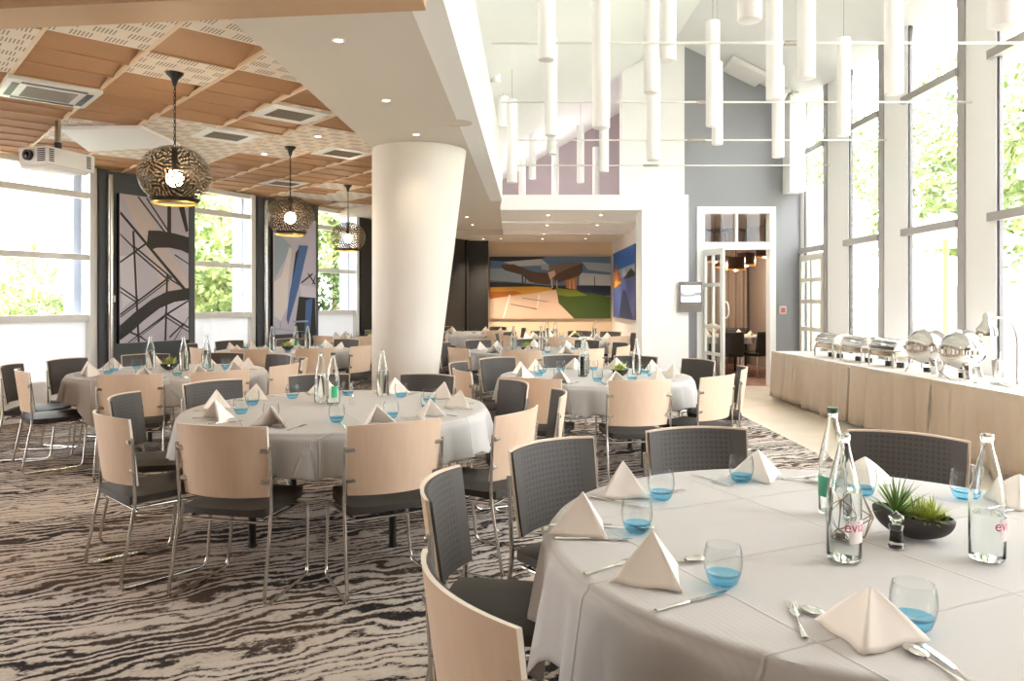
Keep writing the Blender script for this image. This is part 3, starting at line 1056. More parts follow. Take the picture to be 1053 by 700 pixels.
# chairs: angle of the chair seen from the table's centre, distance of its seat, words for the label, turn
SEATS = {
    'A': [(131, 1.03, 'angled pad facing the camera, left of centre', 0), (96, 1.05, 'centre of the far edge', 2), (57, 1.13, 'far side, in front of the buffet', -4), (165, 1.03, 'left edge, grey pad seen sideways', 8), (209, 1.02, 'nearest one, pale back turned to camera', -2)],
    'B': [(2, 1.18, 'right side', 0), (33, 1.10, 'far right', -8), (70, 1.04, 'far side by the column', 0), (110, 1.05, 'far side, left of column', 0), (148, 1.06, 'far left', -3), (184, 1.10, 'left side', 3),
          (221, 1.10, 'near left corner', 6), (257, 1.02, 'near side, left of two', 0), (295, 1.02, 'near side, right of two', 4), (326, 1.14, 'near right corner', 6)],
    'C': [(20, 1.0, 'right side'), (53, 1.0, 'far right'), (88, 1.0, 'far side by the window'), (127, 1.02, 'far side under the picture'), (163, 1.05, 'far left'), (195, 1.13, 'left side, farther one'),
          (226, 0.99, 'near left'), (281, 1.02, 'nearest the camera'), (314, 1.02, 'near right'), (346, 1.02, 'right, next to near right')],
    'D': [(352, 1.06, 'right side'), (32, 1.08, 'far right'), (64, 1.06, 'far side by the pillar'), (98, 1.06, 'centre of far side'), (136, 1.06, 'far left'), (168, 1.08, 'left side'), (200, 1.04, 'left, second from near'),
          (240, 1.03, 'near left'), (279, 1.03, 'nearest the camera'), (314, 1.04, 'near right')],
    'E': [(12, 1.05, 'right side'), (50, 1.05, 'far right'), (90, 1.05, 'far side'), (130, 1.05, 'far left'), (170, 1.05, 'left side'), (222, 1.07, 'near left'), (262, 1.05, 'nearest the camera'), (300, 1.05, 'near right'), (336, 1.05, 'right, nearer one')],
    'F': [(12, 1.05, 'right side'), (62, 1.05, 'far right'), (103, 1.05, 'far side by the picture'), (146, 1.05, 'far left'), (188, 1.05, 'left side'), (232, 1.05, 'near left'), (268, 1.05, 'nearest the camera'), (302, 1.05, 'near right'), (336, 1.05, 'right, nearer one')],
    'G': [(10, 1.04, 'right side'), (60, 1.04, 'far right'), (105, 1.04, 'far side'), (150, 1.04, 'far left'), (195, 1.04, 'left side'), (235, 1.04, 'near left'), (275, 1.04, 'nearest the camera'), (322, 1.04, 'near right')],
    'H': [(8, 1.05, 'right side'), (44, 1.05, 'far right'), (74, 1.06, 'far side, right of centre'), (109, 1.05, 'far side, left of centre'), (144, 1.05, 'far left'), (180, 1.05, 'left side'), (217, 1.05, 'near left'), (262, 1.05, 'nearest the camera'), (310, 1.05, 'near right')],
    'I': [(10, 1.0, 'right side'), (60, 1.0, 'far right'), (120, 1.0, 'far left'), (180, 1.0, 'left side'), (240, 1.0, 'near left'), (300, 1.0, 'near right')],
}
seed_ = 1
for k, (c, rad, ph, hang, corner, folds, phase) in TABLES.items():
    make_table(c, rad, 'round banquet table with black legs, ' + ph, 'pale linen cloth over ' + ph, hang, corner, folds, phase, seed_, 0.0, [q[0] for q in SEATS[k]])
    seed_ += 1

TNAME = {'A': 'near table chairs', 'B': 'column table chairs', 'C': 'lattice picture table chairs', 'D': 'sunlit table chairs', 'E': 'chairs behind the column', 'F': 'middle pendant table chairs', 'G': 'far pendant table chairs', 'H': 'alcove chairs', 'I': 'black wall chairs'}
for k, lst in SEATS.items():
    c, rad, ph = TABLES[k][:3]
    for s in lst:
        a, rr, who = s[:3]
        tw = s[3] if len(s) > 3 else random.uniform(-6, 6)
        x, y = c[0] + rr * math.cos(R(a)), c[1] + rr * math.sin(R(a))
        CHAIR.put('beech-backed steel chair, %s, %s' % (who, ph), (x, y, 0), R(a + 90 + tw), None, TNAME[k])
# ------------------------------------------------------------------ table settings
CL = TOP + 0.0095        # upper face of the linen
def napkin_mesh(seed, soft=0.0):
    rnd = random.Random(seed)
    m = MB()
    w, hgt, fwd = 0.115, 0.115, 0.105
    A, B, F, T_ = Vector((-w, -0.035, 0)), Vector((w, -0.035, 0)), Vector((0.01, fwd, 0)), Vector((0, -0.005, hgt))
    def face(p, q, top, bul):
        def fn(u, v):
            b = p.lerp(q, u)
            pt = b.lerp(top, v)
            nrm = (q - p).cross(top - p).normalized()
            k = 4 * u * (1 - u) * (1 - v) * (0.3 + v)
            pt = pt + nrm * bul * k
            if soft:
                pt.z *= 1 - 0.12 * soft * v * v
            pt.z += 0.004 * math.sin(9 * u + seed) * (1 - v) ** 3 * (1 if 0.02 < u < 0.98 else 0) + 0.001
            return pt
        return fn
    b0 = 0.010
    m.grid(face(F, A, T_, -b0), 10, 10)
    m.grid(face(B, F, T_, -b0), 10, 10)
    sh = Vector((0, -0.006, 0))
    m.grid(face(F * 0.93 + sh, A * 0.95 + sh, T_ * 0.95 + sh, -b0 * 0.8), 8, 8)
    m.grid(face(B * 0.95 + sh, F * 0.93 + sh, T_ * 0.95 + sh, -b0 * 0.8), 8, 8)
    return m
NAPS = []
for q in range(3):
    o = napkin_mesh(q + 1, soft=q * 0.6).build('napkin', M_NAPKIN, None, smooth=50, auto=False)
    so_ = o.modifiers.new('thickness', 'SOLIDIFY')
    so_.thickness = 0.003
    so_.offset = 0
    tag(o, 'x', 'napkin')
    NAPS.append(Kind(o))

def tumbler():
    g = thing('tumbler', 'x', 'glass')
    prof = [(0, 0.0), (0.024, 0.0), (0.031, 0.006), (0.040, 0.03), (0.0425, 0.05), (0.041, 0.07), (0.037, 0.088), (0.0365, 0.0885), (0.036, 0.088),
            (0.0395, 0.07), (0.041, 0.05), (0.0385, 0.0315), (0.033, 0.0225), (0.0, 0.0190)]
    MB().lathe(prof, 28).build('bowl', M_GLASS, g, smooth=60)
    b = MB().lathe([(0, 0.0010), (0.0235, 0.0012), (0.0300, 0.0068), (0.0355, 0.0200), (0.0368, 0.0250), (0.030, 0.0205), (0.0, 0.0185)], 28).build('blue_base', M_BLUEGLASS, g, smooth=60)
    b['label'] = 'blue glass bottom'
    return g
TUMBLER = Kind(tumbler())

def sheet(m, outline, z, th):
    m.prism(outline, z, z + th)
def cutlery(kind):
    e = thing(kind, 'x', kind)
    h = MB()
    def bar(ya, yb, wa, wb, z0=0.001, th=0.003, mb=h):
        mb.grid(lambda u, v: Vector(((u - 0.5) * 2 * (wa + (wb - wa) * v), ya + (yb - ya) * v, z0 + th * math.sin(PI * u) + 0.0)), 6, 10)
        mb.grid(lambda u, v: Vector(((0.5 - u) * 2 * (wa + (wb - wa) * v), ya + (yb - ya) * v, z0)), 1, 10)
    bar(-0.10, 0.0, 0.007, 0.0035)
    h.build('handle', M_CHROME, e, smooth=60)
    t_ = MB()
    if kind == 'fork':
        bar(0.0, 0.025, 0.0035, 0.011, mb=t_)
        bar(0.025, 0.045, 0.011, 0.012, mb=t_)
        for k in range(4):
            x = -0.0095 + k * 0.0063
            t_.box((x - 0.0015, 0.045, 0.0012), (x + 0.0015, 0.09, 0.003))
        t_.build('tines', M_CHROME, e, smooth=50)
    elif kind == 'knife':
        t_.prism([(-0.004, 0), (0.005, 0), (0.009, 0.03), (0.0085, 0.10), (0.0, 0.125), (-0.004, 0.11)], 0.001, 0.0026)
        t_.build('blade', M_CHROME, e)
    else:
        bar(0.0, 0.03, 0.0035, 0.004, mb=t_)
        t_.ellipsoid((0, 0.055, 0.006), 0.019, 0.03, 0.005, 16, 8)
        t_.build('bowl', M_CHROME, e, smooth=60)
    return e
FORK, KNIFE, SPOON = Kind(cutlery('fork')), Kind(cutlery('knife')), Kind(cutlery('spoon'))

def bottle(mat_g, cap):
    e = thing('water_bottle', 'x', 'bottle')
    outer = [(0, 0.004), (0.030, 0.0), (0.040, 0.004), (0.0435, 0.014), (0.0435, 0.16), (0.041, 0.185), (0.034, 0.222), (0.0245, 0.262), (0.0175, 0.292), (0.0145, 0.31), (0.0145, 0.316), (0.0165, 0.318), (0.0165, 0.332), (0.0145, 0.335)]
    inner = [(0.0115, 0.335), (0.0115, 0.31), (0.0145, 0.292), (0.0215, 0.262), (0.031, 0.222), (0.0382, 0.185), (0.0405, 0.16), (0.0405, 0.016), (0.036, 0.010), (0, 0.012)]
    MB().lathe(outer + inner, 32).build('body', mat_g, e, smooth=50)
    if cap:
        MB().cyl((0, 0, 0), 0.0172, 0.326, 0.343, 20).build('cap', M_CAP, e, smooth=40)
    return e
def bottle_label(e, ang, z0, z1, half, m, words=None, wm=None):
    lb = MB()
    rr = 0.0440
    lb.grid(lambda u, v: Vector((rr * math.cos(ang + (u - 0.5) * 2 * half), rr * math.sin(ang + (u - 0.5) * 2 * half), z0 + (z1 - z0) * v)), 16, 1)
    lab = lb.build('label', m, e, smooth=60, auto=False)
    if words:
        r2 = rr + 0.0006
        text_mesh(words, 0.040, lambda x, y: (r2 * math.cos(ang + x / r2), r2 * math.sin(ang + x / r2), (z0 * 0.3 + z1 * 0.7) + y), wm, 'lettering', lab)
    return lab

# -- the large front table, setting by setting: napkin, tumbler, cutlery positions on the linen
def on(x, y, dz=0.0):
    return Vector((x, y, CL + 0.003 + dz))
def ang_to(p, q):
    return math.atan2(q[1] - p[1], q[0] - p[0])
A0 = TABLES['A'][0]
FRONT = [
    # napkin xy, turn, tumbler xy, words
    ((0.215, 2.225), -140, (0.372, 2.215), 'at the left edge of the front table', 0),
    ((0.400, 2.655), -125, (0.517, 2.580), 'second along from the left edge of the front table', 0),
    ((0.960, 2.895), 190, (0.872, 2.830), 'at the far side of the front table', 1),
    ((0.352, 1.845), -148, (0.512, 1.805), 'at the near left edge of the front table', 0),
    ((0.735, 1.525), 153, (0.842, 1.560), 'nearest the camera on the front table', 1),
    ((1.330, 2.800), 170, (1.245, 2.640), 'by the dark chair beyond the bottles', 2),
    ((1.720, 2.520), 150, (1.575, 2.590), 'at the far right, past the tall clear bottle', 2),
]
for i, (n_, tw, g_, wd, sf) in enumerate(FRONT):
    NAPS[sf].put('folded cream napkin ' + wd, on(*n_), R(tw), 1.0 if i != 4 else 0.95, 'front table napkins')
    TUMBLER.put('blue-bottomed tumbler ' + wd, on(*g_), 0, 1.1, 'front table tumblers')
def lay(kind, p, heading, words):
    kind.put(words, on(*p), R(heading - 90), None, 'front table cutlery')
lay(KNIFE, (0.225, 2.150), -4, 'steel knife in front of the leftmost napkin')
lay(FORK, (0.215, 2.275), -2, 'steel fork tucked behind the leftmost napkin')
lay(SPOON, (0.345, 2.255), -10, 'steel spoon between leftmost napkin and its tumbler')
lay(KNIFE, (0.355, 2.545), -38, 'steel knife before the second napkin along')
lay(FORK, (0.545, 2.66), 25, 'steel fork behind the second tumbler along')
lay(KNIFE, (0.760, 2.86), -60, 'steel knife left of the far napkin')
lay(SPOON, (1.09, 2.85), -25, 'steel spoon right of the far napkin')
lay(FORK, (1.135, 2.90), 20, 'steel fork right of the far napkin, outermost')
lay(FORK, (0.262, 1.93), 37, 'steel fork left of the near napkin, handle at the edge')
lay(KNIFE, (0.405, 1.700), 30, 'steel knife leading up to the near tumbler')
lay(SPOON, (0.430, 1.960), 12, 'steel spoon behind the near napkin')
lay(FORK, (0.618, 1.612), 78, 'steel fork alone beside the nearest napkin')
lay(SPOON, (0.697, 1.600), 130, 'steel spoon behind the nearest napkin')
lay(SPOON, (0.800, 1.400), 102, 'steel spoon lying at the bottom edge of the photo')
lay(KNIFE, (0.826, 1.385), 95, 'steel knife beside the spoon at the bottom photo edge')
lay(KNIFE, (1.64, 2.44), 15, 'steel knife before the far right napkin')

# -- bottles, bowl, mill and wire holder on the front table
bA = bottle(M_BOTTLE, True)
bottle_label(bA, R(200), 0.06, 0.125, 0.75, M_GREENLABEL)
bA['label'] = 'tall green-capped bottle with a green label behind the others'
bA.location = on(1.035, 2.40)
bB = bottle(M_BOTTLE, False)
MB().lathe([(0, 0.0125), (0.036, 0.0105), (0.0402, 0.0165), (0.0402, 0.16), (0.0379, 0.185), (0, 0.1852)], 32).build('water', M_WATERR, bB, smooth=50)
bottle_label(bB, R(-62), 0.055, 0.115, 0.62, M_LABEL, 'evian', M_PINK)
bB['label'] = 'clear bottle with pale label, left of the pepper mill'
bB.location = on(0.882, 1.976)
bC = bottle(M_BOTTLE, False)
MB().lathe([(0, 0.0125), (0.036, 0.0105), (0.0402, 0.0165), (0.0402, 0.125), (0, 0.1252)], 32).build('water', M_WATERR, bC, smooth=50)
bottle_label(bC, R(-48), 0.06, 0.118, 0.62, M_LABEL, 'evian', M_PINK)
bC['label'] = 'clear bottle standing alone right of the plant bowl'
bC.location = on(1.262, 1.976)
for b_ in (bA, bB, bC):
    b_['group'] = 'bottles on the front table'

pb = thing('plant_bowl', 'dark stoneware bowl of spiky green succulents on the front table', 'plant', on(1.165, 2.16), R(-28))
bw = MB()
def bowl_fn(sc_, zo):
    def fn(u, v):
        a = 2 * PI * u
        rr = math.sin(v * PI / 2) ** 0.7
        lift = 0.022 * max(0.0, -math.cos(a)) * v + 0.006 * v
        return Vector((0.108 * sc_ * rr * math.cos(a), 0.058 * sc_ * rr * math.sin(a), zo + 0.055 * (1 - math.cos(v * PI / 2)) + lift))
    return fn
bw.grid(bowl_fn(1.0, 0.0), 40, 10, wrap_u=True)
bw.grid(bowl_fn(0.93, 0.006), 40, 10, wrap_u=True)
W_ = 40
bw.f += [(10 * W_ + k, 10 * W_ + (k + 1) % W_, 11 * W_ + 10 * W_ + (k + 1) % W_, 11 * W_ + 10 * W_ + k) for k in range(W_)]
bw.m += [0] * W_
bw.build('bowl', M_BOWL, pb, smooth=60)
so_ = MB().grid(lambda u, v: Vector((0.092 * v * math.cos(2 * PI * u), 0.047 * v * math.sin(2 * PI * u), 0.052 + 0.015 * max(0, -math.cos(2 * PI * u)) * v + 0.003 * math.sin(40 * u) * v)), 32, 4, wrap_u=True)
so_.build('soil', mat('potting_soil', rgb(70, 58, 46), 0.95), pb)
def spike(mb, base, tip, w, bend=0.3):
    base, tip = Vector(base), Vector(tip)
    d = tip - base
    side = d.cross(Vector((0, 0, 1)))
    side = side.normalized() if side.length > 1e-5 else Vector((1, 0, 0))
    nrm = side.cross(d).normalized()
    n = 5
    vs = []
    for k in range(n + 1):
        s = k / n
        c = base + d * s - nrm * bend * d.length * s * s * 0.4
        ww = w * (1 - s) ** 0.7 * (0.7 + 0.6 * s)
        vs += [c - side * ww, c + nrm * ww * 0.35, c + side * ww, c - nrm * ww * 0.35]
    fs = []
    for k in range(n):
        for q in range(4):
            fs.append((k * 4 + q, k * 4 + (q + 1) % 4, k * 4 + 4 + (q + 1) % 4, k * 4 + 4 + q))
    mb.add(vs, fs)
rnd = random.Random(5)
pl = MB()
for k in range(80):
    a, el = rnd.uniform(0, 2 * PI), rnd.uniform(0.2, 1.35)
    L = rnd.uniform(0.075, 0.135)
    spike(pl, (-0.045, 0.0, 0.06), (-0.045 + L * math.cos(a) * math.cos(el) * 0.9, L * math.sin(a) * math.cos(el) * 0.9, 0.06 + L * math.sin(el)), 0.0045)
p_ = pl.build('succulent', M_SUCC, pb, smooth=60)
p_['label'] = 'spiky green rosette'
pl = MB()
for k in range(420):
    a, el = rnd.uniform(0, 2 * PI), rnd.uniform(0.1, 1.5)
    cx, cy = rnd.choice([(0.02, 0.0), (0.05, 0.012), (0.045, -0.016), (0.0, 0.016)])
    L = rnd.uniform(0.04, 0.078)
    spike(pl, (cx, cy, 0.056), (cx + L * math.cos(a) * math.cos(el), cy + L * math.sin(a) * math.cos(el), 0.056 + L * math.sin(el)), 0.0024, 0.2)
p_ = pl.build('succulent', M_SUCC2, pb, smooth=60)
p_['label'] = 'bushy lime green tuft'
pl = MB()
for k in range(40):
    a, el = rnd.uniform(0, 2 * PI), rnd.uniform(0.2, 1.4)
    L = rnd.uniform(0.018, 0.03)
    spike(pl, (0.075, -0.005, 0.058), (0.075 + L * math.cos(a) * math.cos(el), -0.005 + L * math.sin(a) * math.cos(el), 0.058 + L * math.sin(el)), 0.006, 0.1)
p_ = pl.build('succulent', M_LEAFDARK, pb, smooth=60)
p_['label'] = 'small dark green rosette'

ml = thing('pepper_mill', 'small clear pepper mill standing before the plant bowl', 'pepper mill', on(1.072, 2.075))
MB().lathe([(0, 0), (0.021, 0), (0.022, 0.006), (0.0185, 0.012), (0.0165, 0.05), (0.0195, 0.058), (0.019, 0.064), (0.010, 0.068), (0, 0.068)], 24).build('body', M_BOTTLE, ml, smooth=40)
MB().cyl((0, 0, 0), 0.0125, 0.016, 0.048, 20).build('peppercorns', mat('peppercorn', rgb(58, 48, 42), 0.9), ml, smooth=40)
MB().lathe([(0, 0.0685), (0.011, 0.069), (0.021, 0.078), (0.0205, 0.086), (0.012, 0.092), (0.006, 0.096), (0.0, 0.104)], 24).build('top', M_BOTTLE, ml, smooth=40)

wh = thing('wire_holder', 'faceted wire candle holder between clear bottle and plant bowl', 'candle holder', on(0.985, 2.17))
bm = bmesh.new()
bmesh.ops.create_icosphere(bm, subdivisions=1, radius=0.070)
wm = MB()
low = min(q.co.z for q in bm.verts)
for e_ in bm.edges:
    a, b = e_.verts[0].co.copy(), e_.verts[1].co.copy()
    off = Vector((0, 0, 0.054))
    wm.tube([a + off, b + off], 0.0016, 6)
bm.free()
Mw = Matrix.Rotation(R(31.7), 4, 'Y')
wm.v = [tuple(Mw @ (Vector(p) - Vector((0, 0, 0.054))) + Vector((0, 0, 0.0615))) for p in wm.v]
wm.build('wire_cage', M_BRONZE, wh, smooth=40)
MB().cyl((0, 0, 0), 0.019, 0.006, 0.022, 20).build('tealight', mat('brown_wax', rgb(104, 84, 62), 0.4, 0.5), wh, smooth=40)

# -- smaller things for the other tables
FARB = bottle(M_BOTTLE, False)
MB().lathe([(0, 0.0125), (0.036, 0.0105), (0.0402, 0.0165), (0.0402, 0.16), (0.0379, 0.185), (0, 0.1852)], 32).build('water', M_WATERR, FARB, smooth=50)
FARB = Kind(FARB)
GRNB = bottle(M_BOTTLE, True)
bottle_label(GRNB, R(-70), 0.05, 0.125, 0.5, mat('bright_green_label', rgb(60, 176, 120), 0.4))
GRNB = Kind(GRNB)
def small_plant():
    e = thing('potted_plant', 'x', 'plant')
    MB().lathe([(0, 0), (0.03, 0.0), (0.07, 0.03), (0.085, 0.06), (0.078, 0.06), (0.06, 0.035), (0, 0.03)], 24).build('bowl', M_BOWL, e, smooth=40)
    m = MB()
    r_ = random.Random(3)
    for k in range(120):
        a, el = r_.uniform(0, 2 * PI), r_.uniform(0.15, 1.45)
        cx, cy = r_.uniform(-0.04, 0.04), r_.uniform(-0.03, 0.03)
        L = r_.uniform(0.05, 0.10)
        spike(m, (cx, cy, 0.045), (cx + L * math.cos(a) * math.cos(el), cy + L * math.sin(a) * math.cos(el), 0.05 + L * math.sin(el)), 0.006)
    m.build('leaves', M_SUCC2, e, smooth=60)
    return e
PLANT = Kind(small_plant())
def shaker():
    e = thing('salt_shaker', 'x', 'salt shaker')
    MB().lathe([(0, 0), (0.018, 0), (0.016, 0.04), (0.012, 0.055), (0, 0.055)], 16).build('body', M_GLASS, e, smooth=40)
    MB().lathe([(0, 0.0555), (0.0125, 0.0555), (0.011, 0.066), (0, 0.07)], 16).build('cap', M_CHROME, e, smooth=40)
    return e
SHAKER = Kind(shaker())

rs = random.Random(11)
for k, lst in SEATS.items():
    if k == 'A':
        continue
    c, rad, ph = TABLES[k][:3]
    for s in lst:
        a, who = s[0], s[2]
        if k == 'C' and a == 195:
            a = 196
        rn, rg = rad - 0.165, rad - 0.345
        da = rs.uniform(-3, 3)
        p = (c[0] + rn * math.cos(R(a + da)), c[1] + rn * math.sin(R(a + da)))
        head = a + 180
        NAPS[rs.choice((0, 0, 1))].put('folded cream napkin, %s, %s' % (who, ph), on(*p), R(head - 90 + rs.uniform(-25, 25)), None, 'napkins on ' + ph)
        ag = a - 13
        g_ = (c[0] + rg * math.cos(R(ag)), c[1] + rg * math.sin(R(ag)))
        TUMBLER.put('blue-bottomed tumbler, %s, %s' % (who, ph), on(*g_), 0, None, 'tumblers on ' + ph)
        if k in 'BCD':
            for kind, off, w_ in ((FORK, 8.5, 'fork'), (KNIFE, -8.5, 'knife')):
                q = (c[0] + (rn + 0.0) * math.cos(R(a + off * 1.15)), c[1] + (rn + 0.0) * math.sin(R(a + off * 1.15)))
                kind.put('steel %s, %s, %s' % (w_, who, ph), on(*q), R(head - 90 + rs.uniform(-6, 6)), None, 'cutlery on ' + ph)
# bottles and plants at each table's middle: x, y, kind, words
MID = [
    ('B', FARB, (-1.29, 5.02), 'clear water bottle, leftmost of three'), ('B', GRNB, (-1.185, 4.93), 'clear water bottle with bright green label'), ('B', FARB, (-0.93, 5.36), 'clear water bottle toward the far edge'),
    ('C', FARB, (-3.62, 7.45), 'clear water bottle left of the plant'), ('C', FARB, (-3.22, 7.30), 'clear water bottle right of the plant, nearer one'), ('C', FARB, (-3.10, 7.55), 'clear water bottle right of the plant, farther one'),
    ('C', PLANT, (-3.42, 7.42), 'low dark bowl of green leaves'),
    ('D', FARB, (0.64, 6.72), 'clear water bottle nearest the middle'), ('D', FARB, (0.68, 6.98), 'clear water bottle behind the first'), ('D', FARB, (1.16, 6.92), 'clear water bottle right of the plant'), ('D', PLANT, (0.98, 6.78), 'low bowl of lime green leaves'),
    ('E', FARB, (0.02, 10.25), 'clear water bottle left of the plant'), ('E', FARB, (0.40, 10.2), 'clear water bottle right of the plant'), ('E', PLANT, (0.20, 10.1), 'low bowl of leaves'),
    ('F', FARB, (-3.32, 10.3), 'clear water bottle left of the plant'), ('F', FARB, (-2.86, 10.42), 'clear water bottle right of the plant'), ('F', PLANT, (-3.12, 10.35), 'low bowl of leaves'), ('F', GRNB, (-3.08, 10.6), 'green-labelled bottle behind the plant'),
    ('G', PLANT, (-2.6, 13.6), 'low bowl of leaves'),
    ('H', FARB, (0.78, 13.4), 'clear water bottle left of the plant'), ('H', FARB, (1.5, 13.5), 'clear water bottle right of the plant'), ('H', PLANT, (1.14, 13.4), 'low bowl of leaves'), ('H', FARB, (0.64, 13.62), 'clear water bottle far left'),
]
for k, kind, p, wd in MID:
    kind.put('%s on %s' % (wd, TABLES[k][2]), on(*p), rs.uniform(-0.3, 0.3), None, 'middle of ' + TABLES[k][2])
for k, p in (('B', (-1.06, 4.92)), ('C', (-3.32, 7.2)), ('D', (0.88, 6.6))):
    SHAKER.put('little glass salt shaker on ' + TABLES[k][2], on(*p), 0)
# ------------------------------------------------------------------ ceiling fittings of the tiled side
def pendant():
    e = thing('pendant_lamp', 'x', 'pendant lamp', group='cut metal globe pendants')
    MB().lathe([(0, 0.0), (0.012, -0.001), (0.028, 0.055), (0.062, 0.088), (0.065, 0.10), (0, 0.10)], 24, (0, 0, ZT - 0.10)).build('canopy', M_BLACK, e, smooth=40)
    ch = MB()
    z = 2.62
    k = 0
    while z < ZT - 0.10:
        a = R(90 * (k % 2))
        pts = [(0.0075 * math.cos(q) * math.cos(a), 0.0075 * math.cos(q) * math.sin(a), z + 0.014 + 0.017 * math.sin(q)) for q in [2 * PI * w / 10 for w in range(10)]]
        ch.tube(pts, 0.0028, 5, closed=True)
        z += 0.026
        k += 1
    ch.tube([(0.004, 0.004, 2.60), (0.004, 0.004, ZT - 0.09)], 0.003, 5)
    ch.build('chain', M_BLACK, e, smooth=60)
    prof = []
    for k in range(29):
        ph = R(-52 + (86 + 52) * k / 28)
        prof.append((0.262 * math.cos(ph), 0.228 * math.sin(ph)))
    sh = MB().lathe(prof, 64)
    s_ = sh.build('shade', M_SHADE, e, smooth=80, loc=(0, 0, 2.405), auto=False)
    s_['label'] = 'bronze globe with short cut-out slots'
    b = MB().lathe([(0.156, 0), (0.166, 0.0), (0.186, 0.028), (0.176, 0.028)], 48, (0, 0, 2.405 - 0.205), close=True)
    b.build('rim', M_BLACK, e, smooth=40)
    g = MB().lathe([(0.150, -0.012), (0.164, -0.012), (0.164, 0.0), (0.150, 0.0)], 48, (0, 0, 2.405 - 0.205), close=True)
    g.build('gold_ring', M_GOLD, e, smooth=40)
    sk = MB().cyl((0, 0, 0), 0.022, 2.44, 2.62, 16)
    sk.build('lamp_holder', M_BLACK, e, smooth=40)
    MB().ellipsoid((0, 0, 2.385), 0.062, 0.062, 0.066, 20, 12).build('bulb', M_BULB, e, smooth=80)
    return e
PEND = Kind(pendant())
for p, w in (((-2.58, 5.69, 0), 'largest cut metal globe pendant, nearest of three'), ((-2.51, 8.42, 0), 'middle one of three cut metal globe pendants'), ((-2.47, 11.2, 0), 'farthest cut metal globe pendant, beside the column')):
    PEND.put(w, p)
    lamp('pendant_light', 'POINT', (p[0], p[1], 2.36), 16, (1.0, 0.78, 0.52), shadow_soft_size=0.07)

def downlight(px, py, z, words, energy=14, col=(1.0, 0.84, 0.64)):
    p = at(px, py, z)
    e = thing('downlight', words, 'ceiling light', (p.x, p.y, z), 0, 'recessed ceiling spots')
    MB().lathe([(0.028, -0.006), (0.040, -0.006), (0.042, 0.0), (0.028, 0.0)], 24, close=True).build('trim_ring', M_WHITE, e, smooth=40)
    MB().cyl((0, 0, 0), 0.0275, -0.004, 0.0, 20).build('lit_lens', M_SPOTLIT, e)
    L = lamp('downlight_beam', 'SPOT', (p.x, p.y, z - 0.03), energy, col, spot_size=R(96), spot_blend=0.7, shadow_soft_size=0.04)
for a in ((348, 41, ZS, 'lit ceiling spot in the beige strip, nearest the camera'), (397, 103, ZS, 'lit ceiling spot in the beige strip, second from the camera'), (428, 138, ZS, 'lit ceiling spot in the beige strip, just before the column'),
          (327, 140, ZT - 0.001, 'lit ceiling spot in a perforated tile, nearer the beige strip'), (272, 158, ZT - 0.001, 'lit ceiling spot in a perforated tile above the middle pendant')):
    downlight(*a, energy=6)
for n, (px, py, z) in enumerate(((480, 223, ZS), (486, 231, ZS), (491, 237, ZS))):
    downlight(px, py, z, 'lit ceiling spot right of the column top, ' + ['first', 'second', 'third'][n] + ' of the receding row', 16)
for n, px in enumerate((497, 515, 558, 602)):
    downlight(px, 245.5, 2.97, 'lit ceiling spot over the wide picture, ' + ['leftmost', 'second', 'third', 'rightmost'][n] + ' of four', 70)
for n, (px, py) in enumerate(((563.7, 221), (618, 221), (562.6, 231.5), (614, 231.5), (559.5, 240.4), (605.5, 240.4))):
    downlight(px, py, 2.99, 'lit spot in the white alcove ceiling, %s row, %s one' % (['front', 'middle', 'rear'][n // 2], ['left', 'right'][n % 2]), 30)
p = at(472, 126, ZS)
e = thing('ceiling_speaker', 'round beige ceiling speaker in the soffit above the column', 'speaker', (p.x, p.y, ZS))
MB().cyl((0, 0, 0), 0.115, -0.006, 0.0, 32).build('grille', M_SOFFIT, e, smooth=40)
MB().lathe([(0.115, -0.009), (0.125, -0.007), (0.127, 0), (0.115, 0)], 32, close=True).build('rim', M_SOFFIT, e, smooth=40)

# air conditioning cassette
p = at(50, 92, ZT)
ac = thing('air_conditioner', 'square white air conditioner set in the brown tiles', 'air conditioner', (p.x, p.y, ZT - 0.008), R(42))
MB().rbox((-0.33, -0.33, -0.035), (0.33, 0.33, 0.0), 0.008, 2).build('panel', M_PLASTIC, ac, smooth=40)
gr = MB()
for k in range(18):
    y = -0.17 + k * 0.02
    gr.box((-0.18, y, -0.041), (0.18, y + 0.010, -0.035))
gr.build('intake_grille', mat('ac_grille', rgb(150, 142, 134), 0.5), ac)
for k in range(4):
    a = R(90 * k)
    MB().box((-0.23, 0.235, -0.038), (0.23, 0.285, -0.034), mtx=Matrix.Rotation(a, 4, 'Z')).build('air_slot', M_BLACK, ac)

def vent(px, py, words, lit=False):
    p = at(px, py, ZT)
    e = thing('ceiling_vent', words, 'vent', (p.x, p.y, ZT), R(42), 'ceiling vents')
    MB().box((-0.27, -0.27, -0.012), (0.27, 0.27, 0.0)).build('frame', M_PLASTIC, e)
    g = MB()
    for k in range(9):
        g.box((-0.18, -0.15 + k * 0.035, -0.018), (0.18, -0.15 + k * 0.035 + 0.014, -0.0125))
    g.build('louvre_grille', mat('vent_louvre', rgb(120, 108, 92), 0.5) if 'vent_louvre' not in MATS else MATS['vent_louvre'], e)
vent(232, 139, 'square white ceiling vent between the two nearer pendants')
vent(298, 117, 'square ceiling vent beside the beige soffit edge')
vent(352, 157, 'square ceiling vent close to the column top')
vent(292, 188, 'far ceiling vent behind the middle pendant chain')
q = [(-4.5, 7.39), (-3.66, 7.35), (-3.66, 8.22), (-4.83, 8.49)]
cp = MB().prism(q, ZT - 0.04, ZT - 0.008).build('ceiling_panel', M_WHITE)
tag(cp, 'large plain white panel in the ceiling behind the projector', 'ceiling panel')

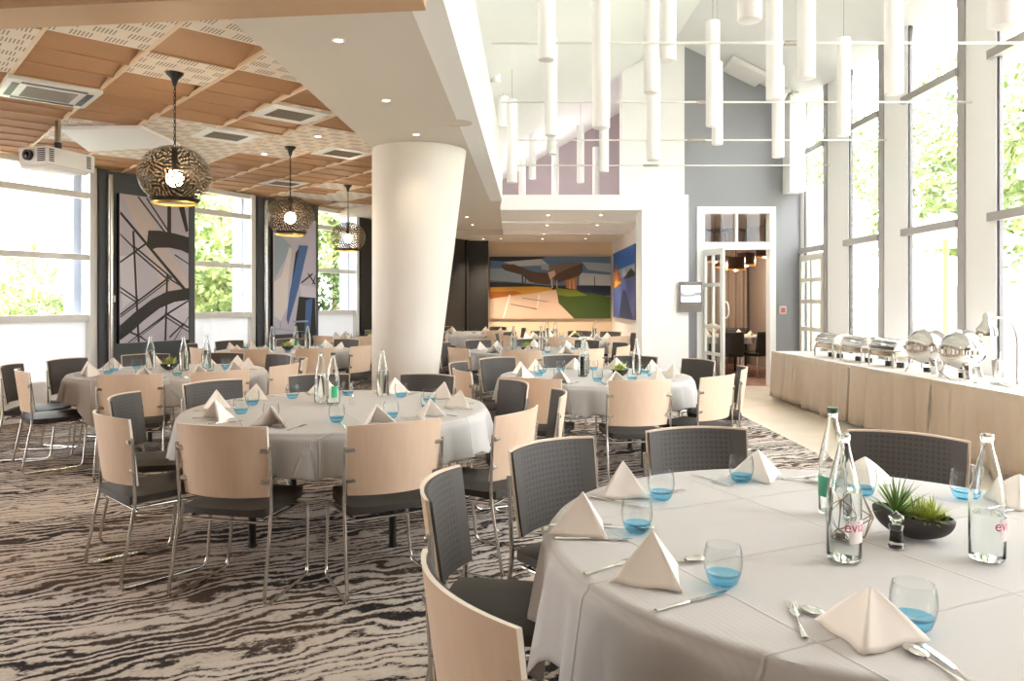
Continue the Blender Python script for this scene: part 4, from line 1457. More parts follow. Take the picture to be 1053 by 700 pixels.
# projector
pj = thing('projector', 'white ceiling projector on a short grey pole before the window', 'projector', (-4.40, 7.21, 2.72), R(-16.3))
MB().rbox((-0.17, -0.275, 0), (0.17, 0.275, 0.17), 0.015, 2).build('body', M_PLASTIC, pj, smooth=40)
MB().rbox((-0.165, -0.27, -0.03), (0.165, 0.2, 0.0), 0.01, 2).build('base', M_PLASTIC, pj, smooth=40)
ln = MB().cyl((0, 0, 0), 0.05, 0.0, 0.03, 24, mtx=Matrix.Translation((-0.04, -0.275, 0.09)) @ Matrix.Rotation(R(90), 4, 'X')).build('lens_ring', M_BLACK, pj, smooth=40)
MB().ellipsoid((-0.04, -0.305, 0.09), 0.032, 0.01, 0.032, 16, 8).build('lens', M_DARKGLASS, ln, smooth=80)
for x0, y0, x1, y1 in ((0.06, -0.279, 0.15, -0.275), (0.17, -0.25, 0.174, -0.20), (0.17, 0.17, 0.174, 0.22)):
    gv = MB()
    for k in range(7):
        gv.box((x0, y0, 0.03 + k * 0.018), (x1, y1, 0.04 + k * 0.018))
    gv.build('vent_grille', M_BLACK, pj)
MB().cyl((0, 0, 0), 0.028, 0.20, ZT - 2.72, 16).build('pole', M_STEEL, pj, smooth=40)
MB().cyl((0, 0, 0), 0.032, 0.17, 0.26, 16).box((-0.09, -0.10, 0.165), (0.09, 0.12, 0.18)).build('mount', M_BLACK, pj, smooth=40)

# ------------------------------------------------------------------ atrium: hanging tubes, tension rods, roof fittings
def tube_lamp(L=1.0, r_=0.065):
    e = thing('hanging_tube', 'x', 'hanging tube', group='white tubes hanging in the atrium')
    MB().lathe([(0, 0), (r_ - 0.01, 0), (r_ - 0.003, 0.003), (r_, 0.012), (r_, L - 0.004), (r_ - 0.004, L), (0, L)], 28).build('tube', M_WHITE, e, smooth=40)
    return e
TUBES = [(509, 35, 9.0), (517.5, 131, 9.8), (526.5, 188, 9.0), (566.5, 140, 7.6), (567.5, 159, 9.9), (562, 62, 5.5), (618, 132, 5.5), (621, 177, 9.9), (670, 96, 6.6), (672, 165, 7.3),
         (687, 63, 6.1), (733, 130, 7.1), (737.5, 149, 9.0), (771, 22, 4.1), (796, 103, 6.2), (800, 162, 8.2), (829, 81, 5.5), (867.5, 140, 7.6), (919, 97, 5.5), (1031, 28, 3.6),
         (537, 206, 14.0), (571, 206, 14.0), (613, 206, 14.0), (547.5, 184, 13.3), (597, 188, 13.0), (644, 168, 13.4)]
TWORDS = ['hanging against the atrium edge, high one', 'beside the atrium edge, shorter of a close pair', 'beside the atrium edge, lowest one', 'nearer tube of the overlapping pair left of the mauve wall centre', 'farther tube of that overlapping pair', 'large near tube high over the overlapping pair',
          'large near tube at the middle of the mauve wall', 'lowest small tube at the middle of the mauve wall', 'upper tube before the pale wall', 'lower tube before the pale wall', 'short looking tube right of the pale wall pair', 'nearer tube in front of the dark gable',
          'farther tube in front of the dark gable', 'big near tube cut by the upper photo edge', 'long tube before the grey wall edge', 'lowest tube before the grey wall edge', 'tube right of the roof spotlight', 'tube before the second window pier', 'big tube beside the tall window pier', 'biggest tube at the top right',
          'faint upper floor tube beside the atrium edge', 'faint upper floor tube, second toward the right', 'faint upper floor tube, third toward the right', 'short upper floor tube near the atrium edge', 'short upper floor tube at the middle', 'upper floor tube next to the pale wall']
TK = Kind(tube_lamp())
for (px, py, d), w_ in zip(TUBES, TWORDS):
    x, z = (px - 526.5) / FOCAL * d, CAM_H + (309 - py) / FOCAL * d
    top = z + 1.0
    rz = roof_z(x) - 0.01
    if top > rz - 0.03:
        o = thing('hanging_tube', 'white hanging tube, ' + w_, 'hanging tube', (x, d, z), 0, 'white tubes hanging in the atrium')
        L = rz - z - 0.05
        MB().lathe([(0, 0), (0.055, 0), (0.062, 0.003), (0.065, 0.012), (0.065, L), (0, L)], 28).build('tube', M_WHITE, o, smooth=40)
        MB().cyl((0, 0, 0), 0.0025, L, rz - z, 6).build('cord', M_STEEL, o)
    else:
        o = TK.put('white hanging tube, ' + w_, (x, d, z))
        MB().cyl((0, 0, 0), 0.0025, 1.0, rz - z, 6).build('cord', M_STEEL, o)
for n, d in enumerate((5.98, 7.76, 9.6, 11.4)):
    e = thing('tension_rod', 'thin white rod spanning the atrium, ' + ['nearest and highest', 'second from the top', 'third from the top', 'farthest and lowest'][n] + ' of four', 'tension rod', (0, d, 3.52), 0, 'rods spanning the atrium')
    x0, x1 = -0.477 + 0.0257 * d + 0.16, WX(d)
    MB().tube([(x0, 0, 0), (x1, 0, 0)], 0.011, 10).build('rod', M_FRAME, e, smooth=60)
    xm = x0 + (x1 - x0) * (0.5 if n % 2 == 0 else 0.44)
    MB().tube([(xm - 0.12, 0, 0), (xm - 0.11, 0, 0), (xm + 0.11, 0, 0), (xm + 0.12, 0, 0)], [0.011, 0.02, 0.02, 0.011], 12).build('turnbuckle', M_STEEL, e, smooth=40)
# white panel and spotlight on the roof slope
RS = math.atan2(RIDGE_Z - EAVE_Z, 4.88 - RIDGE_X)
def on_roof(px, py):
    """point of the sunny roof slope seen at a pixel"""
    k = (RIDGE_Z - EAVE_Z) / (4.88 - RIDGE_X)
    a, b = (px - 526.5) / FOCAL, (309 - py) / FOCAL
    y = (EAVE_Z + 4.88 * k - CAM_H) / (b + k * a)
    return Vector((a * y, y, roof_z(a * y)))
c = on_roof(763, 75)
e = thing('roof_panel', 'white flat panel fixed under the roof near the dark gable', 'panel', (c.x, c.y, c.z), 0)
MB().rbox((-0.32, -0.5, -0.09), (0.32, 0.5, -0.01), 0.01, 2, mtx=Matrix.Rotation(RS, 4, 'Y')).build('panel', M_PLASTIC, e, smooth=40)
MB().box((-0.2, -0.03, -0.02), (0.2, 0.03, 0.01), mtx=Matrix.Rotation(RS, 4, 'Y')).build('bracket', M_STEEL, e)
c = on_roof(811, 92)
e = thing('roof_spotlight', 'small white twin spotlight under the roof edge by the windows', 'spotlight', (c.x, c.y, c.z), 0)
MB().cyl((0, 0, 0), 0.05, -0.06, 0.03, 16).build('base', M_WHITE, e, smooth=40)
for s in (-1, 1):
    MB().cyl((0, 0, 0), 0.05, -0.07, 0.07, 18, mtx=Matrix.Translation((s * 0.09, -0.02, -0.09)) @ Matrix.Rotation(R(60), 4, 'X')).build('lamp_head', M_WHITE, e, smooth=40)

# ------------------------------------------------------------------ pictures
class Pic:
    """Flat print on a canvas: outlines drawn on its face in canvas fractions."""
    def __init__(self, e, w, h, depth=0.05):
        self.e, self.w, self.h, self.d = e, w, h, depth
        MB().box((0, -depth, 0), (w, 0, h)).build('canvas', M_PICFRAME, e)
        self.mb, self.mats, self.lay = MB(), [], 0
    def mi(self, m):
        if m not in self.mats:
            self.mats.append(m)
        return self.mats.index(m)
    def poly(self, pts, m):
        self.lay += 1
        y = -self.d - 0.0008 - 0.00025 * self.lay
        self.mb.add([(u * self.w, y, v * self.h) for u, v in pts], [tuple(range(len(pts)))], self.mi(m))
    def bar(self, a, b, w_, m):
        A, B = Vector((a[0] * self.w, a[1] * self.h)), Vector((b[0] * self.w, b[1] * self.h))
        t_ = (B - A).normalized()
        n_ = Vector((-t_.y, t_.x)) * w_ / 2
        P = [A + n_, B + n_, B - n_, A - n_]
        cl_ = lambda p: (min(max(p.x / self.w, 0.004), 0.996), min(max(p.y / self.h, 0.002), 0.998))
        self.poly([cl_(p) for p in P], m)
    def done(self):
        o = self.mb.build('print', self.mats, self.e, auto=False)
        # every outline faces the viewer
        me = o.data
        bm = bmesh.new()
        bm.from_mesh(me)
        bm.normal_update()
        for f in bm.faces:
            if f.normal.y > 0:
                f.normal_flip()
        bm.to_mesh(me)
        bm.free()
        return o
def ink(name, r_, g_, b_):
    return mat('ink_' + name, rgb(r_, g_, b_), 0.5)
INK = {'lilac': ink('lilac', 196, 190, 202), 'pink': ink('pink', 208, 194, 192), 'pale': ink('pale', 216, 212, 220), 'dark': ink('dark', 40, 34, 32), 'blue': ink('blue', 74, 108, 158), 'deep': ink('deep', 42, 62, 104),
       'white': ink('white', 222, 214, 210), 'sky': ink('sky', 92, 124, 160), 'sky2': ink('sky2', 156, 172, 186), 'cloud': ink('cloud', 190, 196, 200), 'night': ink('night', 30, 42, 66), 'roofbrown': ink('roofbrown', 92, 72, 62), 'roofgrey': ink('roofgrey', 122, 108, 98),
       'gold': ink('gold', 206, 150, 52), 'orange': ink('orange', 172, 96, 40), 'path': ink('path', 214, 182, 158), 'grass': ink('grass', 62, 82, 30), 'lime': ink('lime', 122, 130, 40), 'shade': ink('shade', 46, 44, 40), 'brick': ink('brick', 190, 126, 70), 'water': ink('water', 84, 100, 160), 'bright': ink('bright', 40, 110, 200)}

# lattice picture on the charcoal panel
def facade_thing(name, words, cat, d, z):
    p = wall_pt(d)
    return thing(name, words, cat, (p.x, p.y, z), ANG)
e = facade_thing('canvas_picture', 'tall picture of dark lattice girders on pale lilac', 'picture', 10.07, 0.87)
P = Pic(e, dl(10.07, 11.08), 2.03, 0.06)
U = lambda x, y: ((x - 50) / 272.0, (665 - y) / 627.0)
P.poly([(0.0, 0.0), (1, 0.0), (1, 1), (0.0, 1)], INK['lilac'])
P.poly([U(60, 42), U(120, 42), U(322, 400), U(322, 470), U(230, 470)][::1], INK['pink'])
P.poly([U(52, 300), U(110, 290), U(120, 460), U(60, 520)], INK['pale'])
P.poly([U(200, 480), U(322, 440), U(322, 600), U(240, 560)], INK['pale'])
for x1, y1, x2, y2, w_ in ((50, 118, 305, 435, 12), (118, 42, 228, 190, 6), (150, 42, 242, 184, 6), (240, 60, 240, 185, 16), (288, 45, 322, 170, 26), (100, 190, 120, 665, 8), (232, 370, 224, 665, 8), (50, 208, 106, 266, 6), (50, 326, 152, 236, 7),
                           (105, 258, 252, 386, 6), (104, 274, 234, 392, 6), (50, 545, 242, 380, 7), (52, 555, 240, 396, 4), (50, 430, 122, 486, 6), (50, 448, 116, 496, 5), (222, 540, 322, 610, 7), (222, 556, 322, 628, 5), (224, 550, 322, 486, 7), (226, 548, 82, 665, 7), (220, 560, 96, 665, 4),
                           (52, 600, 126, 640, 6), (126, 640, 152, 665, 6), (262, 280, 322, 318, 5), (300, 590, 240, 650, 6), (322, 560, 260, 665, 5), (236, 386, 322, 440, 6)):
    P.bar(U(x1, y1), U(x2, y2), w_ / 272.0 * P.w, INK['dark'])
P.poly([U(156, 182), U(200, 178), U(260, 184), U(322, 196), U(322, 272), U(290, 258), U(240, 250), U(190, 254), U(172, 262), U(150, 240)], INK['dark'])
P.poly([U(50, 590), U(110, 530), U(170, 480), U(230, 445), U(322, 428), U(322, 482), U(260, 492), U(200, 520), U(140, 570), U(90, 620), U(50, 652)], INK['dark'])
P.done()
# blue and white picture
e = facade_thing('canvas_picture', 'tall picture of white and blue slanting shapes', 'picture', 12.63, 0.87)
P = Pic(e, dl(12.63, 13.59), 2.03, 0.06)
U = lambda x, y: ((x - 685) / 180.0, (635 - y) / 580.0)
P.poly([(0.0, 0.0), (1, 0.0), (1, 1), (0.0, 1)], INK['lilac'])
P.poly([U(690, 120), U(760, 200), U(690, 370)], INK['sky2'])
P.poly([U(790, 450), U(862, 440), U(865, 635), U(770, 635)], INK['shade'])
P.poly([U(750, 200), U(760, 215), U(745, 380), U(742, 500), U(715, 570), U(690, 545), U(688, 380), U(718, 350)], INK['white'])
P.poly([U(790, 190), U(830, 190), U(790, 400), U(745, 590), U(738, 560), U(752, 420), U(768, 330)], INK['blue'])
P.poly([U(776, 230), U(792, 200), U(770, 330), U(757, 400)], INK['shade'])
P.poly([U(820, 470), U(850, 455), U(840, 630), U(815, 630)], INK['blue'])
P.poly([U(795, 390), U(865, 400), U(865, 455), U(800, 450)], INK['pale'])
for a in ((800, 380, 850, 330), (830, 330, 862, 385), (850, 385, 865, 340), (762, 575, 830, 575), (690, 605, 840, 640), (690, 590, 692, 635), (713, 570, 713, 610)):
    P.bar(U(a[0], a[1]), U(a[2], a[3]), 0.03, INK['dark'] if a[1] < 500 else INK['sky2'])
P.done()
# wide picture in the alcove
e = thing('canvas_picture', 'wide landscape picture of an angular building above a lawn', 'picture', (-0.58, YB, 0.98), 0)
P = Pic(e, 3.16, 1.62, 0.05)
U = lambda x, y: ((x - 28) / 827.0, (500 - y) / 405.0)
P.poly([(0, 0), (1, 0), (1, 1), (0, 1)], INK['sky'])
P.poly([U(28, 95), U(420, 95), U(300, 140), U(28, 120)], INK['night'])
P.poly([U(28, 170), U(250, 180), U(330, 270), U(28, 250)], INK['sky2'])
P.poly([U(120, 130), U(380, 110), U(430, 150), U(200, 160)], INK['cloud'])
P.poly([U(660, 130), U(855, 140), U(855, 200), U(700, 180)], INK['sky2'])
P.poly([U(640, 200), U(855, 215), U(855, 285), U(640, 280)], INK['cloud'])
P.poly([U(28, 260), U(180, 265), U(420, 285), U(855, 285), U(855, 350), U(28, 350)], INK['shade'])
P.poly([U(28, 295), U(350, 290), U(440, 295), U(480, 330), U(300, 345), U(28, 375)], INK['gold'])
P.poly([U(28, 325), U(200, 320), U(250, 335), U(100, 360), U(28, 372)], INK['orange'])
P.poly([U(28, 372), U(330, 335), U(480, 310), U(495, 330), U(500, 400), U(610, 500), U(28, 500)], INK['path'])
P.poly([U(480, 305), U(620, 310), U(855, 360), U(855, 500), U(605, 500), U(500, 400), U(490, 345)], INK['grass'])
P.poly([U(480, 300), U(620, 315), U(700, 350), U(560, 355), U(490, 345)], INK['lime'])
P.poly([U(620, 285), U(855, 292), U(855, 345), U(640, 325)], INK['night'])
P.poly([U(100, 148), U(190, 145), U(330, 195), U(450, 205), U(440, 280), U(300, 260), U(250, 215), U(130, 185)], INK['roofbrown'])
P.poly([U(450, 205), U(470, 150), U(590, 130), U(665, 140), U(662, 195), U(635, 225), U(560, 245), U(480, 270)], INK['roofbrown'])
P.poly([U(440, 150), U(590, 128), U(660, 140), U(560, 175), U(470, 215), U(430, 190)], INK['roofgrey'])
P.poly([U(378, 142), U(430, 145), U(435, 185), U(380, 180)], INK['sky2'])
P.poly([U(425, 200), U(470, 185), U(480, 215), U(440, 245)], INK['path'])
P.poly([U(545, 250), U(625, 225), U(620, 310), U(550, 300)], INK['brick'])
for a in ((250, 215, 252, 270, 9), (275, 220, 268, 272, 6), (450, 240, 455, 300, 9), (485, 250, 488, 300, 7), (575, 250, 575, 305, 8), (600, 245, 603, 305, 8), (745, 225, 745, 285, 5)):
    P.bar(U(a[0], a[1]), U(a[2], a[3]), a[4] / 827.0 * P.w, INK['shade'] if a[0] < 300 or a[0] > 700 else INK['path'])
P.bar(U(120, 498), U(165, 345), 0.05, INK['white'])
P.bar(U(352, 435), U(365, 345), 0.035, INK['white'])
P.bar(U(170, 405), U(352, 438), 0.02, INK['roofgrey'])
P.bar(U(250, 365), U(430, 390), 0.015, INK['roofgrey'])
P.done()
# blue picture on the alcove's side wall
e = thing('canvas_picture', 'deep blue night picture on the alcove side wall', 'picture', (2.62, 18.9, 1.04), R(-90))
P = Pic(e, 3.35, 1.6, 0.05)
P.poly([(0, 0), (1, 0), (1, 1), (0, 1)], INK['bright'])
P.poly([(0, 0.55), (1, 0.62), (1, 0.75), (0, 0.7)], INK['sky2'])
P.poly([(0, 0), (1, 0), (1, 0.62), (0.55, 0.60), (0, 0.55)], INK['water'])
P.poly([(0.0, 0.45), (0.1, 0.72), (0.2, 0.82), (0.26, 0.72), (0.36, 0.62), (0.4, 0.5), (0.2, 0.46)], INK['orange'])
P.poly([(0.05, 0.45), (0.3, 0.5), (0.42, 0.5), (0.42, 0.54), (0.1, 0.56)], INK['gold'])
P.poly([(0.5, 0.56), (0.7, 0.64), (0.85, 0.7), (1, 0.62), (1, 0.58)], INK['shade'])
P.poly([(0.3, 0.0), (0.5, 0.42), (0.62, 0.38), (0.95, 0.0)], INK['deep'])
P.done()

# small wall fittings
e = thing('wall_monitor', 'small grey framed monitor with a bright screen on the pillar', 'monitor', (2.93, 12.3, 1.26))
MB().rbox((-0.18, -0.09, 0), (0.19, -0.03, 0.50), 0.008, 2).build('housing', mat('monitor_grey', rgb(128, 122, 118), 0.5), e, smooth=40)
MB().box((-0.155, -0.094, 0.17), (0.165, -0.09, 0.44)).build('screen', M_SCREEN, e)
sc_ = MB().box((-0.155, -0.0955, 0.35), (0.165, -0.0945, 0.36)).box((-0.155, -0.0955, 0.25), (-0.12, -0.0945, 0.33)).box((-0.12, -0.0955, 0.25), (0.06, -0.0945, 0.30)).box((0.06, -0.0955, 0.27), (0.165, -0.0945, 0.33))
sc_.build('screen_image', mat('screen_image', rgb(176, 180, 188), 0.5), e)
MB().box((-0.05, -0.03, 0.1), (0.0, 0.0, 0.4)).build('bracket', M_BLACK, e)
e = thing('fire_alarm', 'small red and white fire alarm box on the grey wall', 'fire alarm', (4.575, YG, 1.22))
MB().rbox((-0.06, -0.045, 0), (0.06, 0, 0.14), 0.008, 2).build('housing', mat('alarm_pale', rgb(226, 205, 200), 0.4), e, smooth=40)
MB().rbox((-0.035, -0.056, 0.03), (0.035, -0.044, 0.11), 0.006, 2).build('button', mat('alarm_red', rgb(206, 120, 120), 0.4), e, smooth=40)
e = facade_thing('wall_switch', 'white switch plate on charcoal panel left of the lattice picture', 'switch', 9.985, 1.43)
MB().rbox((-0.045, -0.052, 0), (0.045, -0.0, 0.09), 0.006, 2).build('plate', M_PLASTIC, e, smooth=40)
MB().rbox((-0.03, -0.058, 0.015), (0.03, -0.05, 0.075), 0.003, 1).build('rocker', M_PLASTIC, e, smooth=40)
e = thing('fire_extinguisher', 'red fire extinguisher standing by the black wall', 'fire extinguisher', (-0.80, 18.55, 0))
MB().lathe([(0, 0), (0.075, 0), (0.08, 0.02), (0.08, 0.42), (0.05, 0.5), (0.025, 0.53), (0, 0.53)], 20).build('cylinder', mat('signal_red', rgb(200, 36, 52), 0.35), e, smooth=50)
MB().cyl((0, 0, 0), 0.022, 0.53, 0.58, 12).box((-0.02, -0.12, 0.58), (0.02, 0.03, 0.60)).build('valve', M_BLACK, e)
# ------------------------------------------------------------------ buffet along the windows
FX = lambda y: 4.233 - 0.033 * y
BT = 0.70
M_LITTOP = mat('lit_top_linen', rgb(238, 234, 228), 0.8)  # whitened linen: the light falling on the top is put into its colour
BR = [(10.2, 11.03, 'farthest and shortest, by the doorway'), (8.65, 10.2, 'under the rectangular chafing dishes'), (7.05, 8.65, 'under the round chafing dishes'), (5.45, 7.05, 'under the heat lamp'), (3.9, 5.45, 'nearest the camera, mostly out of frame')]
for n, (y0, y1, w_) in enumerate(BR):
    e = thing('buffet_table', 'beige skirted buffet table, ' + w_, 'buffet table', (0, 0, 0), 0, 'buffet tables along the windows')
    tp = MB()
    xb = WX((y0 + y1) / 2) - 0.06
    tp.prism([(FX(y0), y0), (xb, y0), (xb, y1), (FX(y1), y1)], BT - 0.03, BT)
    tp.build('tabletop', M_LITTOP, e)
    for x in (FX(y0) + 0.1, xb - 0.08):
        for y in (y0 + 0.1, y1 - 0.1):
            MB().cyl((x, y, 0), 0.018, 0, BT - 0.03, 10).build('leg', M_BLACK, e, smooth=40)
    rnd = random.Random(n + 40)
    ph_ = [rnd.uniform(0, 6.28) for _ in range(4)]
    def fold(y, v, y0=y0, y1=y1, ph_=ph_):
        s = (1 - v)
        w1 = math.sin((y - y0) * 2 * PI / 0.31 + ph_[0]) * 0.5 + math.sin((y - y0) * 2 * PI / 0.19 + ph_[1]) * 0.35 + math.sin((y - y0) * 2 * PI / 0.53 + ph_[2]) * 0.5
        edge = min(y - y0, y1 - y) / 0.12
        return -0.016 - 0.040 * (s ** 0.8) * w1 * min(1, edge + 0.2) - 0.012 * w1 - 0.03 * s
    sk = MB()
    hem = lambda y: 0.035 + 0.012 * math.sin(y * 3.1 + n)
    def front(u, v):
        g0 = 0.010 + 0.022 * math.sin(PI * min(1, 1.15 * (1 - v))) ** 2
        y = y0 + g0 + (y1 - y0 - 2 * g0) * u
        return Vector((FX(y) + fold(y, v), y, hem(y) + (BT + 0.001 - hem(y)) * v))
    sk.grid(front, 90, 10)
    for yy, sg in ((y0 + 0.008, 1), (y1 - 0.008, -1)):
        sk.grid(lambda u, v: Vector((FX(yy) + fold(yy, v) * (1 - u) + u * 0.5, yy + sg * 0.004 * math.sin(u * 20), hem(yy) + (BT - 0.031 - hem(yy)) * v)), 24, 4)
    o = sk.build('skirt', M_SKIRT, e, smooth=70, auto=False)
    so_ = o.modifiers.new('thickness', 'SOLIDIFY')
    so_.thickness = 0.003
    so_.offset = 0
M_MIRROR = mat('polished_steel', rgb(205, 202, 198), 0.14, 1.0)
M_WARMSTEEL = mat('warm_steel', rgb(204, 192, 172), 0.25, 1.0)
def rect_chafer():
    e = thing('chafing_dish', 'x', 'chafing dish')
    for sx in (-1, 1):
        for sy in (-1, 1):
            MB().tube(round_path([(sx * 0.16, sy * 0.26, 0), (sx * 0.16, sy * 0.26, 0.10), (sx * 0.145, sy * 0.23, 0.17)], 0.03), 0.013, 10).build('leg', M_MIRROR, e, smooth=60)
    MB().rbox((-0.155, -0.255, 0.11), (0.155, 0.255, 0.19), 0.02, 3).build('water_pan', M_WARMSTEEL, e, smooth=50)
    MB().rbox((-0.17, -0.27, 0.185), (0.17, 0.27, 0.20), 0.006, 2).build('rim', M_MIRROR, e, smooth=50)
    ld = MB()
    def lid(u, v):
        a = PI * u
        return Vector((-0.158 * math.cos(a), -0.258 + 0.516 * v, 0.20 + 0.115 * math.sin(a) ** 0.75))
    ld.grid(lid, 20, 8)
    for yy in (-0.258, 0.258):
        ld.add([(-0.158 * math.cos(PI * k / 20), yy, 0.20 + 0.115 * math.sin(PI * k / 20) ** 0.75) for k in range(21)], [tuple(range(21))])
    ld.build('lid', M_MIRROR, e, smooth=40)
    MB().tube(round_path([(-0.15, -0.08, 0.25), (-0.21, -0.08, 0.26), (-0.21, 0.08, 0.26), (-0.15, 0.08, 0.25)], 0.03), 0.008, 8).build('handle', M_MIRROR, e, smooth=60)
    for yy in (-0.12, 0.12):
        MB().cyl((0, yy, 0), 0.04, 0.0, 0.055, 16).build('burner', M_BLACK, e, smooth=40)
    return e
RC = Kind(rect_chafer())
for (x, y), w_ in zip(((4.27, 9.82), (4.30, 9.10), (4.33, 8.42)), ('farthest, with raised lid edge', 'middle one', 'nearest, beside the round ones')):
    RC.put('rectangular steel chafing dish, ' + w_, (x, y, BT + 0.004), R(2), None, 'rectangular chafing dishes')
def round_chafer():
    e = thing('chafing_dish', 'x', 'chafing dish')
    pr = [(0, -0.17)] + [(0.205 * math.cos(R(a)), 0.175 * math.sin(R(a))) for a in range(-75, 1, 8)]
    MB().lathe(pr + [(0.205, 0.0), (0.0, 0.0)], 40, (0, 0, 0.255)).build('water_pan', M_MIRROR, e, smooth=50)
    MB().lathe([(0.205, -0.025), (0.216, -0.022), (0.216, 0.022), (0.205, 0.025)], 40, (0, 0, 0.255), close=True).build('rim', M_STEEL, e, smooth=40)
    rb = MB()
    def gear(u, v):
        r_ = (0.2165, 0.2165, 0.2235, 0.2235)[round(u * 112) % 4]
        a = 2 * PI * u
        return Vector((r_ * math.cos(a), r_ * math.sin(a), 0.235 + 0.04 * v))
    rb.grid(gear, 112, 1, wrap_u=True)
    rb.build('rib_pattern', M_CHROME, e)
    pr = [(0.205 * math.cos(R(a)), 0.205 * math.sin(R(a)) + 0.002) for a in range(6, 90, 7)] + [(0, 0.207)]
    MB().lathe([(0.0, 0.026)] + [(0.203, 0.026)] + pr[1:], 40, (0, 0, 0.255)).build('lid', M_MIRROR, e, smooth=50)
    for k in range(3):
        a = R(-120 + 120 * k)
        lg = MB()
        def leg(u, v):
            s = u
            w2 = 0.055 - 0.03 * (1 - abs(2 * s - 1)) * 0.3 - 0.02 * s
            r_ = 0.19 - 0.05 * math.sin(s * PI) * 0.6 + 0.0 * s
            return Vector((r_ + 0.02 * (s ** 3), (v - 0.5) * 2 * w2, 0.245 - 0.245 * s))
        lg.grid(leg, 12, 3, mtx=Matrix.Rotation(a, 4, 'Z'))
        o = lg.build('leg', M_MIRROR, e, smooth=60, auto=False)
        so_ = o.modifiers.new('thickness', 'SOLIDIFY')
        so_.thickness = 0.012
    MB().tube([(0.214 * math.cos(R(-95 + t_)), 0.214 * math.sin(R(-95 + t_)), 0.32 + 0.03 * math.sin(PI * t_ / 40)) for t_ in range(0, 41, 5)], 0.008, 8).build('handle', M_MIRROR, e, smooth=60)
    MB().cyl((0, 0, 0), 0.04, 0.0, 0.05, 16).build('burner', M_BLACK, e, smooth=40)
    return e
RD = Kind(round_chafer())
RD.put('round steel chafing dish, farther of two', (4.29, 7.68, BT + 0.012), R(20), None, 'round chafing dishes')
RD.put('round steel chafing dish, nearer of two beside the heat lamp', (4.305, 7.10, BT + 0.012), R(10), None, 'round chafing dishes')
hl = thing('heat_lamp', 'steel heat lamp on an arched arm at the buffet', 'heat lamp', (4.45, 6.55, BT + 0.003))
MB().rbox((-0.17, -0.13, 0), (0.2, 0.13, 0.018), 0.005, 2).build('base', M_STEEL, hl, smooth=40)
pts = [(0.0, 0, 0.015), (0.0, 0, 0.36)] + [(0.0 - 0.13 + 0.13 * math.cos(R(a)), 0, 0.36 + 0.235 * math.sin(R(a))) for a in range(10, 100, 10)] + [(-0.25, 0.0, 0.60)]
MB().tube(pts, 0.010, 10).build('arm', M_STEEL, hl, smooth=60)
MB().lathe([(0, 0.0), (0.018, 0), (0.03, -0.02), (0.032, -0.06), (0.05, -0.10), (0.082, -0.14), (0.085, -0.2), (0.078, -0.2), (0.07, -0.14), (0, -0.11)], 28, (-0.27, 0, 0.64)).build('lamp_shade', M_MIRROR, hl, smooth=50)
MB().ellipsoid((-0.27, 0, 0.475), 0.045, 0.045, 0.04, 16, 8).build('bulb', mat('frosted_bulb', rgb(236, 226, 210), 0.3), hl, smooth=80)
e = thing('serving_ladle', 'long thin ladle leaning beside the nearer round chafing dish', 'ladle', (4.18, 6.75, BT))
MB().tube([(0, 0, 0.005), (-0.16, 0.06, 0.02), (-0.25, 0.1, 0.10)], 0.005, 6).build('handle', M_CHROME, e, smooth=60)
MB().ellipsoid((0.03, -0.01, 0.012), 0.035, 0.03, 0.012, 12, 6).build('bowl', M_CHROME, e, smooth=60)
e = thing('utensil_holder', 'steel cup standing between heat lamp and round chafing dish', 'utensil holder', (4.53, 6.95, BT))
MB().lathe([(0, 0), (0.032, 0), (0.05, 0.20), (0.046, 0.20), (0.03, 0.006), (0, 0.006)], 20).build('cup', M_STEEL, e, smooth=50)
for q in (-1, 1):
    MB().tube([(q * 0.01, 0, 0.01), (q * 0.035, 0.0, 0.27)], 0.005, 6).build('utensil_handle', M_CHROME, e, smooth=50)

# ------------------------------------------------------------------ small dining room behind the doorway
M_CURTAIN = mat('brown_curtain', rgb(166, 150, 140), 0.8)
cu = MB()
rc = random.Random(4)
offs = [rc.uniform(0.6, 1.3) for _ in range(80)]
def cur(u, v):
    x = 3.05 + 2.3 * u
    k = x / 0.17
    return Vector((x, 16.95 + 0.055 * math.sin(2 * PI * k) * offs[int(k) % 80] + 0.02 * math.sin(9 * x + 2 * v), 0.02 + 3.0 * v))
cu.grid(cur, 260, 4)
o = cu.build('curtain', M_CURTAIN, smooth=70, auto=False)
so_ = o.modifiers.new('thickness', 'SOLIDIFY')
so_.thickness = 0.004
tag(o, 'brown pleated curtain seen through the tall doorway', 'curtain')
make_table((4.25, 15.0), 0.80, 'small round table in the room behind the doorway', 'white cloth on the table behind the doorway', 0.10, 0.03, 20, 0.3, 77)
M_BLACKSEAT = mat('black_leather', rgb(40, 38, 38), 0.45)
def black_chair():
    e = thing('upholstered_chair', 'x', 'chair')
    MB().rbox((-0.23, -0.23, 0.40), (0.23, 0.22, 0.48), 0.03, 3).build('seat', M_BLACKSEAT, e, smooth=60)
    def bk(u, v):
        return Vector(((u - 0.5) * 0.46, -0.23 - 0.06 * v + 0.05 * (2 * u - 1) ** 2, 0.42 + 0.44 * v))
    m = MB().grid(bk, 10, 8)
    o = m.build('backrest', M_BLACKSEAT, e, smooth=60, auto=False)
    s = o.modifiers.new('thickness', 'SOLIDIFY')
    s.thickness = 0.045
    for sx in (-1, 1):
        for sy in (-1, 1):
            MB().cyl((sx * 0.19, sy * 0.18, 0), 0.014, 0, 0.41, 10, r2=0.02).build('leg', M_CHROME, e, smooth=50)
    return e
BC = Kind(black_chair())
